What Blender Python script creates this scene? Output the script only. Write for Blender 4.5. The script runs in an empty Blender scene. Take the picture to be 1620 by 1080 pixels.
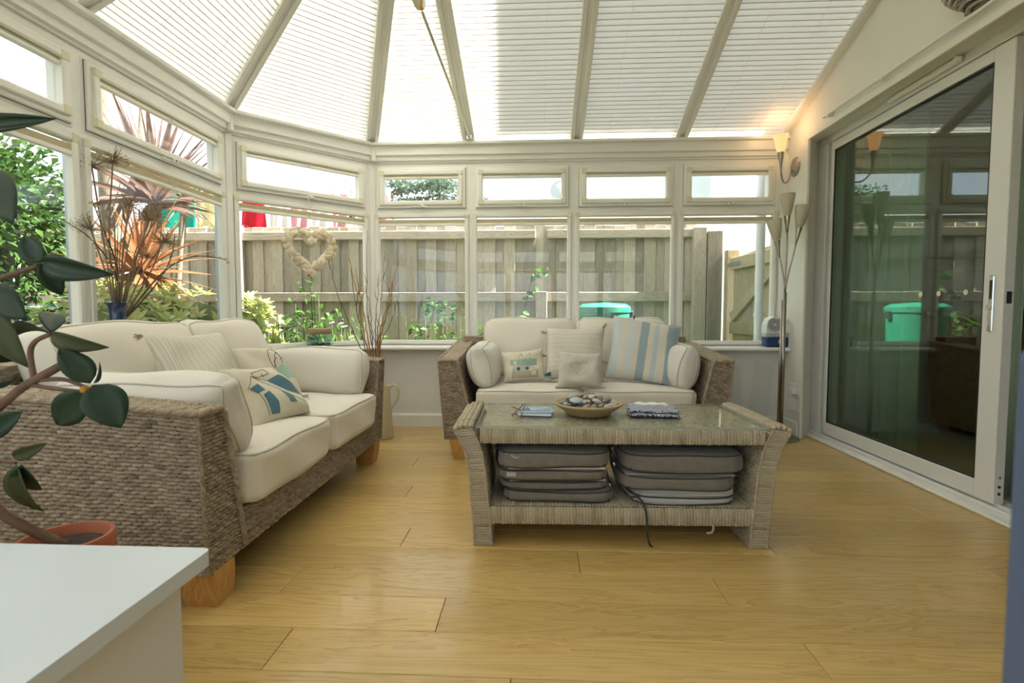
import bpy, bmesh, math, random
import numpy as np
from mathutils import Vector, Matrix, Euler
from mathutils.geometry import tessellate_polygon
random.seed(7); np.random.seed(7)
R = math.radians; PI = math.pi
sc = bpy.context.scene; col = sc.collection

# ------------------------------------------------------------------ camera
F = 821.0
cam = bpy.data.cameras.new('camera'); camo = bpy.data.objects.new('camera', cam); col.objects.link(camo)
cam.sensor_width = 36; cam.lens = F / 1620 * 36; cam.clip_start = .02; cam.clip_end = 200
camo.location = (0, 0, .86)
camo.rotation_euler = (PI / 2 - math.atan(45 / F), 0, math.atan(40 / F))
cam.dof.use_dof = True; cam.dof.focus_distance = 2.6; cam.dof.aperture_fstop = 6.3
sc.camera = camo
vs = sc.view_settings
vs.view_transform = 'Standard'; vs.look = 'None'; vs.gamma = 1; vs.use_curve_mapping = False
vs.exposure = 1.45

# ------------------------------------------------------------------ sky and sun
w = bpy.data.worlds.new('sky'); sc.world = w; w.use_nodes = True
nt = w.node_tree; nt.nodes.clear()
wo = nt.nodes.new('ShaderNodeOutputWorld'); bg = nt.nodes.new('ShaderNodeBackground')
tc = nt.nodes.new('ShaderNodeTexCoord'); nz = nt.nodes.new('ShaderNodeTexNoise'); rp = nt.nodes.new('ShaderNodeValToRGB')
nz.inputs['Scale'].default_value = 2.2; nz.inputs['Detail'].default_value = 5
rp.color_ramp.elements[0].position = .36; rp.color_ramp.elements[0].color = (.60, .76, .98, 1)
rp.color_ramp.elements[1].position = .58; rp.color_ramp.elements[1].color = (1, .985, .95, 1)
nt.links.new(tc.outputs['Generated'], nz.inputs['Vector']); nt.links.new(nz.outputs['Fac'], rp.inputs['Fac'])
nt.links.new(rp.outputs['Color'], bg.inputs['Color']); bg.inputs['Strength'].default_value = .85
nt.links.new(bg.outputs[0], wo.inputs[0])

sl = bpy.data.lights.new('sun', 'SUN'); sl.energy = 17.0; sl.angle = R(.6); sl.color = (1, .97, .92)
so = bpy.data.objects.new('sun', sl); col.objects.link(so)
SUN = Vector((1, -.02, 1.2)).normalized()         # towards the sun: from behind the house on the right
so.rotation_euler = SUN.to_track_quat('Z', 'Y').to_euler(); so.location = (8, 0, 12)

# ------------------------------------------------------------------ materials
def nodes_of(name):
    m = bpy.data.materials.new(name); m.use_nodes = True
    n = m.node_tree; b = n.nodes['Principled BSDF']; return m, n, b
def setp(b, **k):
    for a, v in k.items():
        a = {'rough': 'Roughness', 'metal': 'Metallic', 'spec': 'Specular IOR Level', 'trans': 'Transmission Weight', 'coat': 'Coat Weight', 'sheen': 'Sheen Weight'}.get(a, a)
        b.inputs[a].default_value = v
def pm(name, c1, c2=None, scale=8, rough=.5, bump=0, bscale=60, stretch=(1, 1, 1), coord='Object', detail=4, **k):
    """principled material, colour varied by noise between c1 and c2, fine noise relief"""
    m, n, b = nodes_of(name); L = n.links
    b.inputs['Base Color'].default_value = (*c1, 1); setp(b, rough=rough, **k)
    if c2 or bump:
        t = n.nodes.new('ShaderNodeTexCoord'); mp = n.nodes.new('ShaderNodeMapping'); mp.inputs['Scale'].default_value = stretch
        L.new(t.outputs[coord], mp.inputs['Vector'])
    if c2:
        z = n.nodes.new('ShaderNodeTexNoise'); z.inputs['Scale'].default_value = scale; z.inputs['Detail'].default_value = detail
        r = n.nodes.new('ShaderNodeValToRGB'); r.color_ramp.elements[0].position = .3; r.color_ramp.elements[1].position = .7
        r.color_ramp.elements[0].color = (*c1, 1); r.color_ramp.elements[1].color = (*c2, 1)
        L.new(mp.outputs[0], z.inputs['Vector']); L.new(z.outputs['Fac'], r.inputs['Fac']); L.new(r.outputs[0], b.inputs['Base Color'])
    if bump:
        z2 = n.nodes.new('ShaderNodeTexNoise'); z2.inputs['Scale'].default_value = bscale; z2.inputs['Detail'].default_value = 3
        bp = n.nodes.new('ShaderNodeBump'); bp.inputs['Strength'].default_value = bump; bp.inputs['Distance'].default_value = .004
        L.new(mp.outputs[0], z2.inputs['Vector']); L.new(z2.outputs['Fac'], bp.inputs['Height']); L.new(bp.outputs[0], b.inputs['Normal'])
    return m
def glass_mat(name, tint=(1, 1, 1), ior=1.5, rough=0.0, graze=1.0):
    """thin clear pane: transparent, mirror share from Schlick's law on both faces"""
    m = bpy.data.materials.new(name); m.use_nodes = True; n = m.node_tree; n.nodes.clear(); L = n.links; N = n.nodes.new
    def ma(op, a, b=None):
        q = N('ShaderNodeMath'); q.operation = op
        for i, v in enumerate((a, b)):
            if v is None: continue
            if isinstance(v, (int, float)): q.inputs[i].default_value = v
            else: L.new(v, q.inputs[i])
        return q.outputs[0]
    o = N('ShaderNodeOutputMaterial'); mx = N('ShaderNodeMixShader'); t = N('ShaderNodeBsdfTransparent'); g = N('ShaderNodeBsdfGlossy'); ge = N('ShaderNodeNewGeometry')
    t.inputs[0].default_value = (*tint, 1); g.inputs['Roughness'].default_value = rough
    d = N('ShaderNodeVectorMath'); d.operation = 'DOT_PRODUCT'; L.new(ge.outputs['Normal'], d.inputs[0]); L.new(ge.outputs['Incoming'], d.inputs[1])
    f0 = ((ior - 1) / (ior + 1)) ** 2; c = ma('SUBTRACT', 1.0, ma('ABSOLUTE', d.outputs['Value'])); f = ma('ADD', ma('MULTIPLY', ma('POWER', c, 5.0), graze - f0), f0)
    L.new(f, mx.inputs[0]); L.new(t.outputs[0], mx.inputs[1]); L.new(g.outputs[0], mx.inputs[2]); L.new(mx.outputs[0], o.inputs[0])
    return m
def transl_mat(name, c, ct=None, fac=.5, gloss=0, noise=None):
    """thin sheet: diffuse on the lit side, translucent to the other (blinds, leaves, petals)"""
    m = bpy.data.materials.new(name); m.use_nodes = True; n = m.node_tree; n.nodes.clear(); L = n.links
    o = n.nodes.new('ShaderNodeOutputMaterial'); mx = n.nodes.new('ShaderNodeMixShader'); mx.inputs[0].default_value = fac
    d = n.nodes.new('ShaderNodeBsdfPrincipled'); t = n.nodes.new('ShaderNodeBsdfTranslucent')
    d.inputs['Base Color'].default_value = (*c, 1); d.inputs['Roughness'].default_value = .45 if gloss else .8
    d.inputs['Specular IOR Level'].default_value = gloss
    t.inputs[0].default_value = (*(ct or c), 1)
    if noise:
        oi = n.nodes.new('ShaderNodeObjectInfo'); tcx = n.nodes.new('ShaderNodeTexCoord')
        z = n.nodes.new('ShaderNodeTexNoise'); z.inputs['Scale'].default_value = noise[1]
        r = n.nodes.new('ShaderNodeValToRGB'); r.color_ramp.elements[0].position = .35; r.color_ramp.elements[1].position = .65
        r.color_ramp.elements[0].color = (*c, 1); r.color_ramp.elements[1].color = (*noise[0], 1)
        ad = n.nodes.new('ShaderNodeVectorMath'); ad.operation = 'ADD'
        L.new(tcx.outputs['Object'], ad.inputs[0]); L.new(oi.outputs['Location'], ad.inputs[1])
        L.new(ad.outputs[0], z.inputs['Vector']); L.new(z.outputs['Fac'], r.inputs[0]); L.new(r.outputs[0], d.inputs['Base Color']); L.new(r.outputs[0], t.inputs[0])
    L.new(d.outputs[0], mx.inputs[1]); L.new(t.outputs[0], mx.inputs[2]); L.new(mx.outputs[0], o.inputs[0])
    return m
def emit_mat(name, c, s):
    m, n, b = nodes_of(name); b.inputs['Base Color'].default_value = (*c, 1); b.inputs['Emission Color'].default_value = (*c, 1); b.inputs['Emission Strength'].default_value = s
    return m
def wood_mat(name, c1, c2, c3, along='X', rough=.35, gscale=1.0, vary=.25, coat=0.0):
    """grain stretched along an axis, offset and tinted per object"""
    m, n, b = nodes_of(name); L = n.links; N = n.nodes.new
    t = N('ShaderNodeTexCoord'); oi = N('ShaderNodeObjectInfo'); mp = N('ShaderNodeMapping'); ad = N('ShaderNodeVectorMath'); ad.operation = 'ADD'
    s = {'X': (1.2, 14, 14), 'Y': (14, 1.2, 14), 'Z': (14, 14, 1.2)}[along]; mp.inputs['Scale'].default_value = [q * gscale for q in s]
    rv = N('ShaderNodeVectorMath'); rv.operation = 'SCALE'; rv.inputs[0].default_value = (13, 7, 5)
    L.new(oi.outputs['Random'], rv.inputs['Scale']); L.new(t.outputs['Object'], mp.inputs['Vector']); L.new(mp.outputs[0], ad.inputs[0]); L.new(rv.outputs[0], ad.inputs[1])
    z = N('ShaderNodeTexNoise'); z.inputs['Scale'].default_value = 1.1; z.inputs['Detail'].default_value = 6; z.inputs['Distortion'].default_value = 1.6
    L.new(ad.outputs[0], z.inputs['Vector'])
    mw = N('ShaderNodeMath'); mw.operation = 'MULTIPLY'; mw.inputs[1].default_value = 9; L.new(z.outputs['Fac'], mw.inputs[0])
    fr = N('ShaderNodeMath'); fr.operation = 'FRACT'; L.new(mw.outputs[0], fr.inputs[0])
    r = N('ShaderNodeValToRGB'); e = r.color_ramp.elements; e[0].position = .0; e[0].color = (*c2, 1); e[1].position = .55; e[1].color = (*c1, 1)
    q = e.new(.93); q.color = (*c1, 1); q = e.new(1.0); q.color = (*c3, 1)
    L.new(fr.outputs[0], r.inputs[0])
    hs = N('ShaderNodeHueSaturation'); mr = N('ShaderNodeMapRange'); mr.inputs['To Min'].default_value = 1 - vary; mr.inputs['To Max'].default_value = 1 + vary * .6
    L.new(oi.outputs['Random'], mr.inputs['Value']); L.new(mr.outputs[0], hs.inputs['Value']); L.new(r.outputs[0], hs.inputs['Color']); L.new(hs.outputs[0], b.inputs['Base Color'])
    bp = N('ShaderNodeBump'); bp.inputs['Strength'].default_value = .12; bp.inputs['Distance'].default_value = .002; L.new(fr.outputs[0], bp.inputs['Height']); L.new(bp.outputs[0], b.inputs['Normal'])
    setp(b, rough=rough, coat=coat); return m
def seagrass_mat(name, c1, c2, c3):
    """rope fibre: each short run of rope has its own straw tone, fine twisted strands as relief (UV in metres)"""
    m, n, b = nodes_of(name); L = n.links; N = n.nodes.new
    uv = N('ShaderNodeUVMap'); uv.uv_map = 'UVMap'
    mp = N('ShaderNodeMapping'); mp.inputs['Scale'].default_value = (23, 61, 1); L.new(uv.outputs[0], mp.inputs[0])
    z = N('ShaderNodeTexNoise'); z.inputs['Scale'].default_value = 1.0; z.inputs['Detail'].default_value = 2; L.new(mp.outputs[0], z.inputs['Vector'])
    z3 = N('ShaderNodeTexNoise'); z3.inputs['Scale'].default_value = 3.0; L.new(uv.outputs[0], z3.inputs['Vector'])
    mxx = N('ShaderNodeMath'); mxx.operation = 'MULTIPLY_ADD'; mxx.inputs[1].default_value = .75; L.new(z.outputs['Fac'], mxx.inputs[0])
    m3 = N('ShaderNodeMath'); m3.operation = 'MULTIPLY'; m3.inputs[1].default_value = .25; L.new(z3.outputs['Fac'], m3.inputs[0]); L.new(m3.outputs[0], mxx.inputs[2])
    r = N('ShaderNodeValToRGB'); e = r.color_ramp.elements; e[0].position = .3; e[0].color = (*c3, 1); e[1].position = .7; e[1].color = (*c2, 1); q = e.new(.48); q.color = (*c1, 1)
    L.new(mxx.outputs[0], r.inputs[0]); L.new(r.outputs[0], b.inputs['Base Color'])
    mp2 = N('ShaderNodeMapping'); mp2.inputs['Rotation'].default_value = (0, 0, R(38)); mp2.inputs['Scale'].default_value = (1, 1, 1); L.new(uv.outputs[0], mp2.inputs[0])
    wv = N('ShaderNodeTexWave'); wv.inputs['Scale'].default_value = 60; wv.inputs['Distortion'].default_value = 2.5; wv.inputs['Detail'].default_value = 1; L.new(mp2.outputs[0], wv.inputs['Vector'])
    bp = N('ShaderNodeBump'); bp.inputs['Strength'].default_value = .3; bp.inputs['Distance'].default_value = .0012; L.new(wv.outputs['Fac'], bp.inputs['Height']); L.new(bp.outputs[0], b.inputs['Normal'])
    setp(b, rough=.72, spec=.3); return m
def fabric_mat(name, c1, c2=None, weave=900, bump=.25, rough=.9, scale=3):
    m, n, b = nodes_of(name); L = n.links; N = n.nodes.new
    t = N('ShaderNodeTexCoord'); z = N('ShaderNodeTexNoise'); z.inputs['Scale'].default_value = scale; z.inputs['Detail'].default_value = 5
    r = N('ShaderNodeValToRGB'); r.color_ramp.elements[0].position = .35; r.color_ramp.elements[1].position = .65
    c2 = c2 or tuple(q * .93 for q in c1); r.color_ramp.elements[0].color = (*c2, 1); r.color_ramp.elements[1].color = (*c1, 1)
    L.new(t.outputs['Object'], z.inputs['Vector']); L.new(z.outputs['Fac'], r.inputs[0]); L.new(r.outputs[0], b.inputs['Base Color'])
    z2 = N('ShaderNodeTexNoise'); z2.inputs['Scale'].default_value = weave; bp = N('ShaderNodeBump'); bp.inputs['Strength'].default_value = bump; bp.inputs['Distance'].default_value = .001
    z4 = N('ShaderNodeTexNoise'); z4.inputs['Scale'].default_value = 22; z4.inputs['Detail'].default_value = 2
    bp2 = N('ShaderNodeBump'); bp2.inputs['Strength'].default_value = .12; bp2.inputs['Distance'].default_value = .006
    L.new(t.outputs['Object'], z2.inputs['Vector']); L.new(t.outputs['Object'], z4.inputs['Vector']); L.new(z4.outputs['Fac'], bp2.inputs['Height'])
    L.new(z2.outputs['Fac'], bp.inputs['Height']); L.new(bp2.outputs[0], bp.inputs['Normal']); L.new(bp.outputs[0], b.inputs['Normal'])
    setp(b, rough=rough, spec=.15, sheen=.15); return m
def stripe_mat(name, stops, axis=0, period=1.0, rough=.9):
    """constant colour stripes across UV (printed or woven stripes)"""
    m, n, b = nodes_of(name); L = n.links; N = n.nodes.new
    uv = N('ShaderNodeUVMap'); uv.uv_map = 'UVMap'; sp = N('ShaderNodeSeparateXYZ'); L.new(uv.outputs[0], sp.inputs[0])
    z = N('ShaderNodeTexNoise'); z.inputs['Scale'].default_value = 9; z.inputs['Detail'].default_value = 4; L.new(uv.outputs[0], z.inputs['Vector'])
    ma = N('ShaderNodeMath'); ma.operation = 'MULTIPLY_ADD'; ma.inputs[1].default_value = .02; L.new(z.outputs['Fac'], ma.inputs[0]); L.new(sp.outputs[axis], ma.inputs[2])
    dv = N('ShaderNodeMath'); dv.operation = 'DIVIDE'; dv.inputs[1].default_value = period; L.new(ma.outputs[0], dv.inputs[0])
    fr = N('ShaderNodeMath'); fr.operation = 'FRACT'; L.new(dv.outputs[0], fr.inputs[0])
    r = N('ShaderNodeValToRGB'); r.color_ramp.interpolation = 'CONSTANT'; e = r.color_ramp.elements
    e[0].position = stops[0][0]; e[0].color = (*stops[0][1], 1); e[1].position = stops[1][0]; e[1].color = (*stops[1][1], 1)
    for p, c in stops[2:]:
        q = e.new(p); q.color = (*c, 1)
    L.new(fr.outputs[0], r.inputs[0]); L.new(r.outputs[0], b.inputs['Base Color']); setp(b, rough=rough, spec=.15)
    z2 = N('ShaderNodeTexNoise'); z2.inputs['Scale'].default_value = 500; bp = N('ShaderNodeBump'); bp.inputs['Strength'].default_value = .2; bp.inputs['Distance'].default_value = .001
    L.new(uv.outputs[0], z2.inputs['Vector']); L.new(z2.outputs['Fac'], bp.inputs['Height']); L.new(bp.outputs[0], b.inputs['Normal'])
    return m

M = {}
M['upvc'] = pm('upvc', (.87, .86, .81), (.85, .835, .775), 3, .32, .02, 300)
M['upvc_aged'] = pm('upvc_aged', (.76, .72, .54), (.72, .67, .47), 9, .4)
M['upvc_trim'] = pm('upvc_trim', (.84, .82, .74), rough=.35)
M['seal'] = pm('seal', (.03, .03, .03), rough=.6)
M['plaster'] = pm('plaster', (.80, .775, .69), (.76, .73, .64), 2.5, .85, .08, 40)
M['dwarf'] = pm('dwarf', (.80, .78, .74), (.76, .74, .69), 2.0, .85, .08, 40)
M['gloss'] = pm('gloss', (.84, .82, .76), rough=.3)
M['glass'] = glass_mat('glass', (.97, .985, .975), 1.55)
M['door_glass'] = glass_mat('door_glass', (.74, .84, .77), 2.1)
M['blind'] = transl_mat('blind', (.77, .755, .69), (.88, .865, .80), .30)
M['blind_fold'] = transl_mat('blind_fold', (.77, .755, .69), (.84, .82, .75), .17)
M['blind_pack'] = pm('blind_pack', (.66, .58, .38), (.58, .50, .30), 30, .8, stretch=(1, 1, 12))
M['roof_glaze'] = glass_mat('roof_glaze', (.9, .92, .93), 1.45)
M['wire'] = pm('wire', (.55, .55, .52), rough=.3, metal=1)
M['floor'] = wood_mat('floor', (.65, .445, .16), (.54, .345, .105), (.38, .22, .065), 'X', .30, .8, .16, .2)
M['subfloor'] = pm('subfloor', (.15, .10, .06), rough=.8)
M['seagrass'] = seagrass_mat('seagrass', (.37, .295, .21), (.54, .45, .335), (.20, .145, .098))
M['seagrass_pale'] = seagrass_mat('seagrass_pale', (.47, .40, .28), (.60, .53, .39), (.32, .25, .16))
M['core'] = pm('core', (.06, .038, .022), rough=.9)  # inner core coloured very dark so gaps in the weave read as shade
M['beech'] = wood_mat('beech', (.60, .33, .10), (.50, .25, .07), (.42, .2, .05), 'Z', .4, 1, .1)
M['cream'] = fabric_mat('cream', (.82, .765, .665), (.78, .72, .615))
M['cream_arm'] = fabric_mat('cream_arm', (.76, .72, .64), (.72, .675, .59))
M['piping'] = fabric_mat('piping', (.62, .57, .47))
M['linen'] = fabric_mat('linen', (.66, .61, .50), (.56, .51, .40), 500, .5, scale=14)
M['linen_pale'] = fabric_mat('linen_pale', (.70, .66, .57), (.62, .57, .48), 500, .5, scale=18)
M['print_cloth'] = fabric_mat('print_cloth', (.72, .66, .52), (.68, .62, .48))
M['print_blue'] = fabric_mat('print_blue', (.09, .20, .26))
M['print_ink'] = fabric_mat('print_ink', (.07, .09, .10))
M['print_green'] = fabric_mat('print_green', (.36, .54, .42))
M['sand_cloth'] = fabric_mat('sand_cloth', (.47, .42, .33))
M['teal'] = fabric_mat('teal', (.07, .19, .20))
M['blue_stripe'] = stripe_mat('blue_stripe', [(0, (.60, .64, .63)), (.16, (.70, .66, .57)), (.26, (.64, .67, .65)), (.36, (.70, .66, .56)), (.43, (.36, .44, .47)), (.55, (.72, .67, .56)), (.63, (.55, .61, .62)), (.70, (.72, .67, .56)), (.82, (.34, .42, .46)), (.97, (.62, .65, .64))])
M['pad'] = fabric_mat('pad', (.225, .205, .175), (.195, .175, .15), 700, .5, scale=30)
M['pad_purple'] = fabric_mat('pad_purple', (.36, .31, .34), (.32, .28, .31))
M['pad_piping'] = fabric_mat('pad_piping', (.07, .06, .055))
M['pad_pale'] = fabric_mat('pad_pale', (.46, .47, .46), (.40, .41, .41))
M['lining'] = fabric_mat('lining', (.62, .57, .54))
M['cord_dark'] = pm('cord_dark', (.03, .03, .035), rough=.7)
M['table_glass'] = glass_mat('table_glass', (.97, .99, .98), 1.4, 0, .45)
M['glass_edge'] = pm('glass_edge', (.50, .64, .58), rough=.1, trans=.6)
M['bowl'] = pm('bowl', (.40, .29, .13), (.46, .35, .18), 6, .35, .1, 30)
M['bowl_in'] = pm('bowl_in', (.50, .27, .12), rough=.45)
M['steel'] = pm('steel', (.42, .38, .32), (.36, .32, .26), 20, .28, metal=1)
M['chrome'] = pm('chrome', (.7, .7, .7), rough=.12, metal=1)
M['frost'] = transl_mat('frost', (.74, .70, .58), (.85, .80, .66), .45, .4)
M['frost_lit'] = emit_mat('frost_lit', (1.0, .50, .22), .42)
M['bulb'] = emit_mat('bulb', (1.0, .74, .40), 9)
M['white_plastic'] = pm('white_plastic', (.80, .79, .74), rough=.35)
M['blue_plastic'] = pm('blue_plastic', (.015, .045, .14), rough=.3)
M['grey_plastic'] = pm('grey_plastic', (.42, .48, .53), rough=.35)
M['black'] = pm('black', (.015, .015, .015), rough=.5)
M['jug'] = pm('jug', (.72, .65, .46), (.68, .60, .40), 5, .25)
M['twig_dark'] = pm('twig_dark', (.085, .045, .028), rough=.7)
M['twig_red'] = pm('twig_red', (.26, .095, .035), (.18, .07, .03), 20, .6)
M['twig_gold'] = pm('twig_gold', (.45, .24, .07), (.38, .18, .05), 20, .6)
M['dry'] = pm('dry', (.28, .20, .12), (.22, .15, .09), 30, .8)
M['dry_pale'] = pm('dry_pale', (.42, .33, .21), rough=.85)
M['catkin'] = pm('catkin', (.55, .47, .26), rough=.9)
M['vase'] = pm('vase', (.008, .028, .085), rough=.08, coat=.5)
M['acrylic'] = glass_mat('acrylic', (.97, .985, .985), 1.35, 0, .5)
M['jar_glass'] = glass_mat('jar_glass', (.86, .94, .92), 1.45)
M['lid_wood'] = wood_mat('lid_wood', (.50, .35, .19), (.38, .25, .12), (.3, .2, .1), 'X', .6)
M['shell'] = pm('shell', (.74, .63, .45), (.64, .49, .31), 16, .5, .15, 40)
M['shell_pale'] = pm('shell_pale', (.80, .73, .58), (.72, .62, .45), 18, .5, .15, 40)
M['shell_red'] = pm('shell_red', (.56, .22, .10), rough=.5)
M['string'] = pm('string', (.60, .55, .45), rough=.9)
M['rubber_leaf'] = transl_mat('rubber_leaf', (.014, .042, .022), (.05, .10, .03), .12, .55, ((.022, .055, .024), 4))
M['leaf_back'] = transl_mat('leaf_back', (.10, .115, .055), (.12, .16, .06), .15, .3)
M['bark'] = pm('bark', (.20, .12, .08), (.14, .08, .05), 30, .8, .4, 80)
M['bud'] = pm('bud', (.55, .24, .04), rough=.6)
M['terracotta'] = pm('terracotta', (.43, .13, .065), (.38, .11, .05), 10, .7, .1, 60)
M['soil'] = pm('soil', (.03, .02, .014), (.06, .04, .028), 60, .95, .8, 90)
M['jamb'] = pm('jamb', (.10, .14, .24), rough=.5)
M['white_unit'] = pm('white_unit', (.66, .71, .75), rough=.35)
M['white_side'] = pm('white_side', (.70, .70, .69), rough=.5)
M['alu'] = pm('alu', (.74, .73, .69), rough=.4)
M['curtain'] = transl_mat('curtain', (.66, .74, .64), (.7, .78, .68), .4)
M['oak_dark'] = wood_mat('oak_dark', (.20, .09, .035), (.14, .06, .02), (.09, .035, .012), 'Z', .4)
M['room_wall'] = pm('room_wall', (.50, .44, .33), (.46, .40, .29), 3, .9)
M['carpet'] = pm('carpet', (.36, .32, .26), (.30, .26, .2), 40, .95, .6, 200)
M['ground'] = pm('ground', (.13, .12, .08), (.17, .17, .09), 5, .95, .5, 20)
M['fence'] = wood_mat('fence', (.44, .385, .30), (.34, .295, .23), (.17, .145, .115), 'Z', .85, 1.1, .35)
M['fence_rail'] = wood_mat('fence_rail', (.42, .36, .275), (.31, .265, .2), (.18, .15, .11), 'X', .85, 1.1, .25)
M['gate_wood'] = wood_mat('gate_wood', (.42, .34, .20), (.31, .25, .14), (.18, .14, .08), 'Z', .85, 1.1, .25)
M['galv'] = pm('galv', (.45, .5, .54), rough=.4, metal=.7)
M['bin'] = pm('bin', (.02, .22, .13), rough=.35)
M['pipe'] = pm('pipe', (.78, .80, .79), rough=.35)
M['render_white'] = pm('render_white', (.82, .82, .80), (.78, .78, .76), 2, .9)
M['brick'] = pm('brick', (.34, .15, .09), (.26, .12, .08), 12, .9)
M['roof_tile'] = pm('roof_tile', (.25, .12, .09), (.2, .1, .08), 8, .9)
M['dish'] = pm('dish', (.38, .44, .49), rough=.5)
M['pine'] = transl_mat('pine', (.07, .12, .085), (.10, .16, .09), .3)
M['hedge'] = transl_mat('hedge', (.026, .070, .013), (.075, .165, .018), .4, .3, ((.06, .125, .022), 4))
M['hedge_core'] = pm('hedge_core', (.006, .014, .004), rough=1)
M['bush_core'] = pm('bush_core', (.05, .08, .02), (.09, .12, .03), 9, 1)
M['bush_leaf'] = transl_mat('bush_leaf', (.33, .42, .10), (.42, .52, .10), .35, .35, ((.58, .57, .24), 7))
M['cord_orange'] = transl_mat('cord_orange', (.27, .10, .04), (.46, .13, .025), .5, .3, ((.36, .18, .08), 5))
M['cord_purple'] = transl_mat('cord_purple', (.11, .06, .052), (.27, .11, .05), .4, .3, ((.19, .115, .09), 5))
M['cord_green'] = transl_mat('cord_green', (.10, .12, .075), (.16, .2, .08), .35, .3, ((.17, .15, .09), 5))
M['cord_trunk'] = pm('cord_trunk', (.22, .18, .13), (.12, .1, .07), 40, .9, .6, 60)
M['ivy'] = transl_mat('ivy', (.05, .14, .03), (.14, .26, .05), .35, .3, ((.10, .2, .05), 6))
M['weed'] = transl_mat('weed', (.04, .10, .02), (.09, .19, .025), .35, .2, ((.08, .15, .03), 6))
M['grass'] = transl_mat('grass', (.26, .42, .06), (.42, .58, .07), .45, .2)
M['petal'] = transl_mat('petal', (.72, .50, .66), (.8, .6, .72), .35)
M['flower_eye'] = pm('flower_eye', (.35, .16, .30), rough=.8)
for nm, cc in dict(cloth_teal=(.01, .36, .28), cloth_yellow=(.82, .72, .36), cloth_purple=(.20, .05, .16), cloth_red=(.62, .015, .04), cloth_pink=(.75, .42, .45), cloth_white=(.80, .76, .76)).items():
    M[nm] = transl_mat(nm, cc, cc, .4)
M['paper_blue'] = pm('paper_blue', (.16, .36, .60), rough=.4)
M['paper_pale'] = pm('paper_pale', (.60, .68, .72), (.25, .32, .42), 30, .4)
M['paper_white'] = pm('paper_white', (.80, .80, .77), rough=.6)
M['leather'] = pm('leather', (.28, .12, .045), rough=.5)
M['navy_weave'] = None

# ------------------------------------------------------------------ mesh helpers
def link(name, me, mat, parent=None, smooth=None, M4=None):
    o = bpy.data.objects.new(name, me); col.objects.link(o)
    for q in (mat if isinstance(mat, (list, tuple)) else [mat]):
        me.materials.append(M[q] if isinstance(q, str) else q)
    if smooth:
        me.polygons.foreach_set('use_smooth', np.ones(len(me.polygons), dtype=bool))
        if smooth is not True: me.set_sharp_from_angle(angle=R(smooth))
    if parent: o.parent = parent
    if M4 is not None: o.matrix_local = M4
    return o
def empty(name, loc=(0, 0, 0), rz=0, parent=None):
    o = bpy.data.objects.new(name, None); col.objects.link(o); o.location = loc; o.rotation_euler = (0, 0, rz); o.empty_display_size = .05
    if parent: o.parent = parent
    return o
def tag(o, label, cat, group=None):
    o['label'] = label; o['category'] = cat
    if group: o['group'] = group
    return o
def struct(o): o['kind'] = 'structure'; return o
def plabel(o, label): o['label'] = label; return o
def copy_tree(o, parent=None):
    c = o.copy(); col.objects.link(c); c.parent = parent
    for ch in list(o.children): copy_tree(ch, c)
    return c

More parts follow.
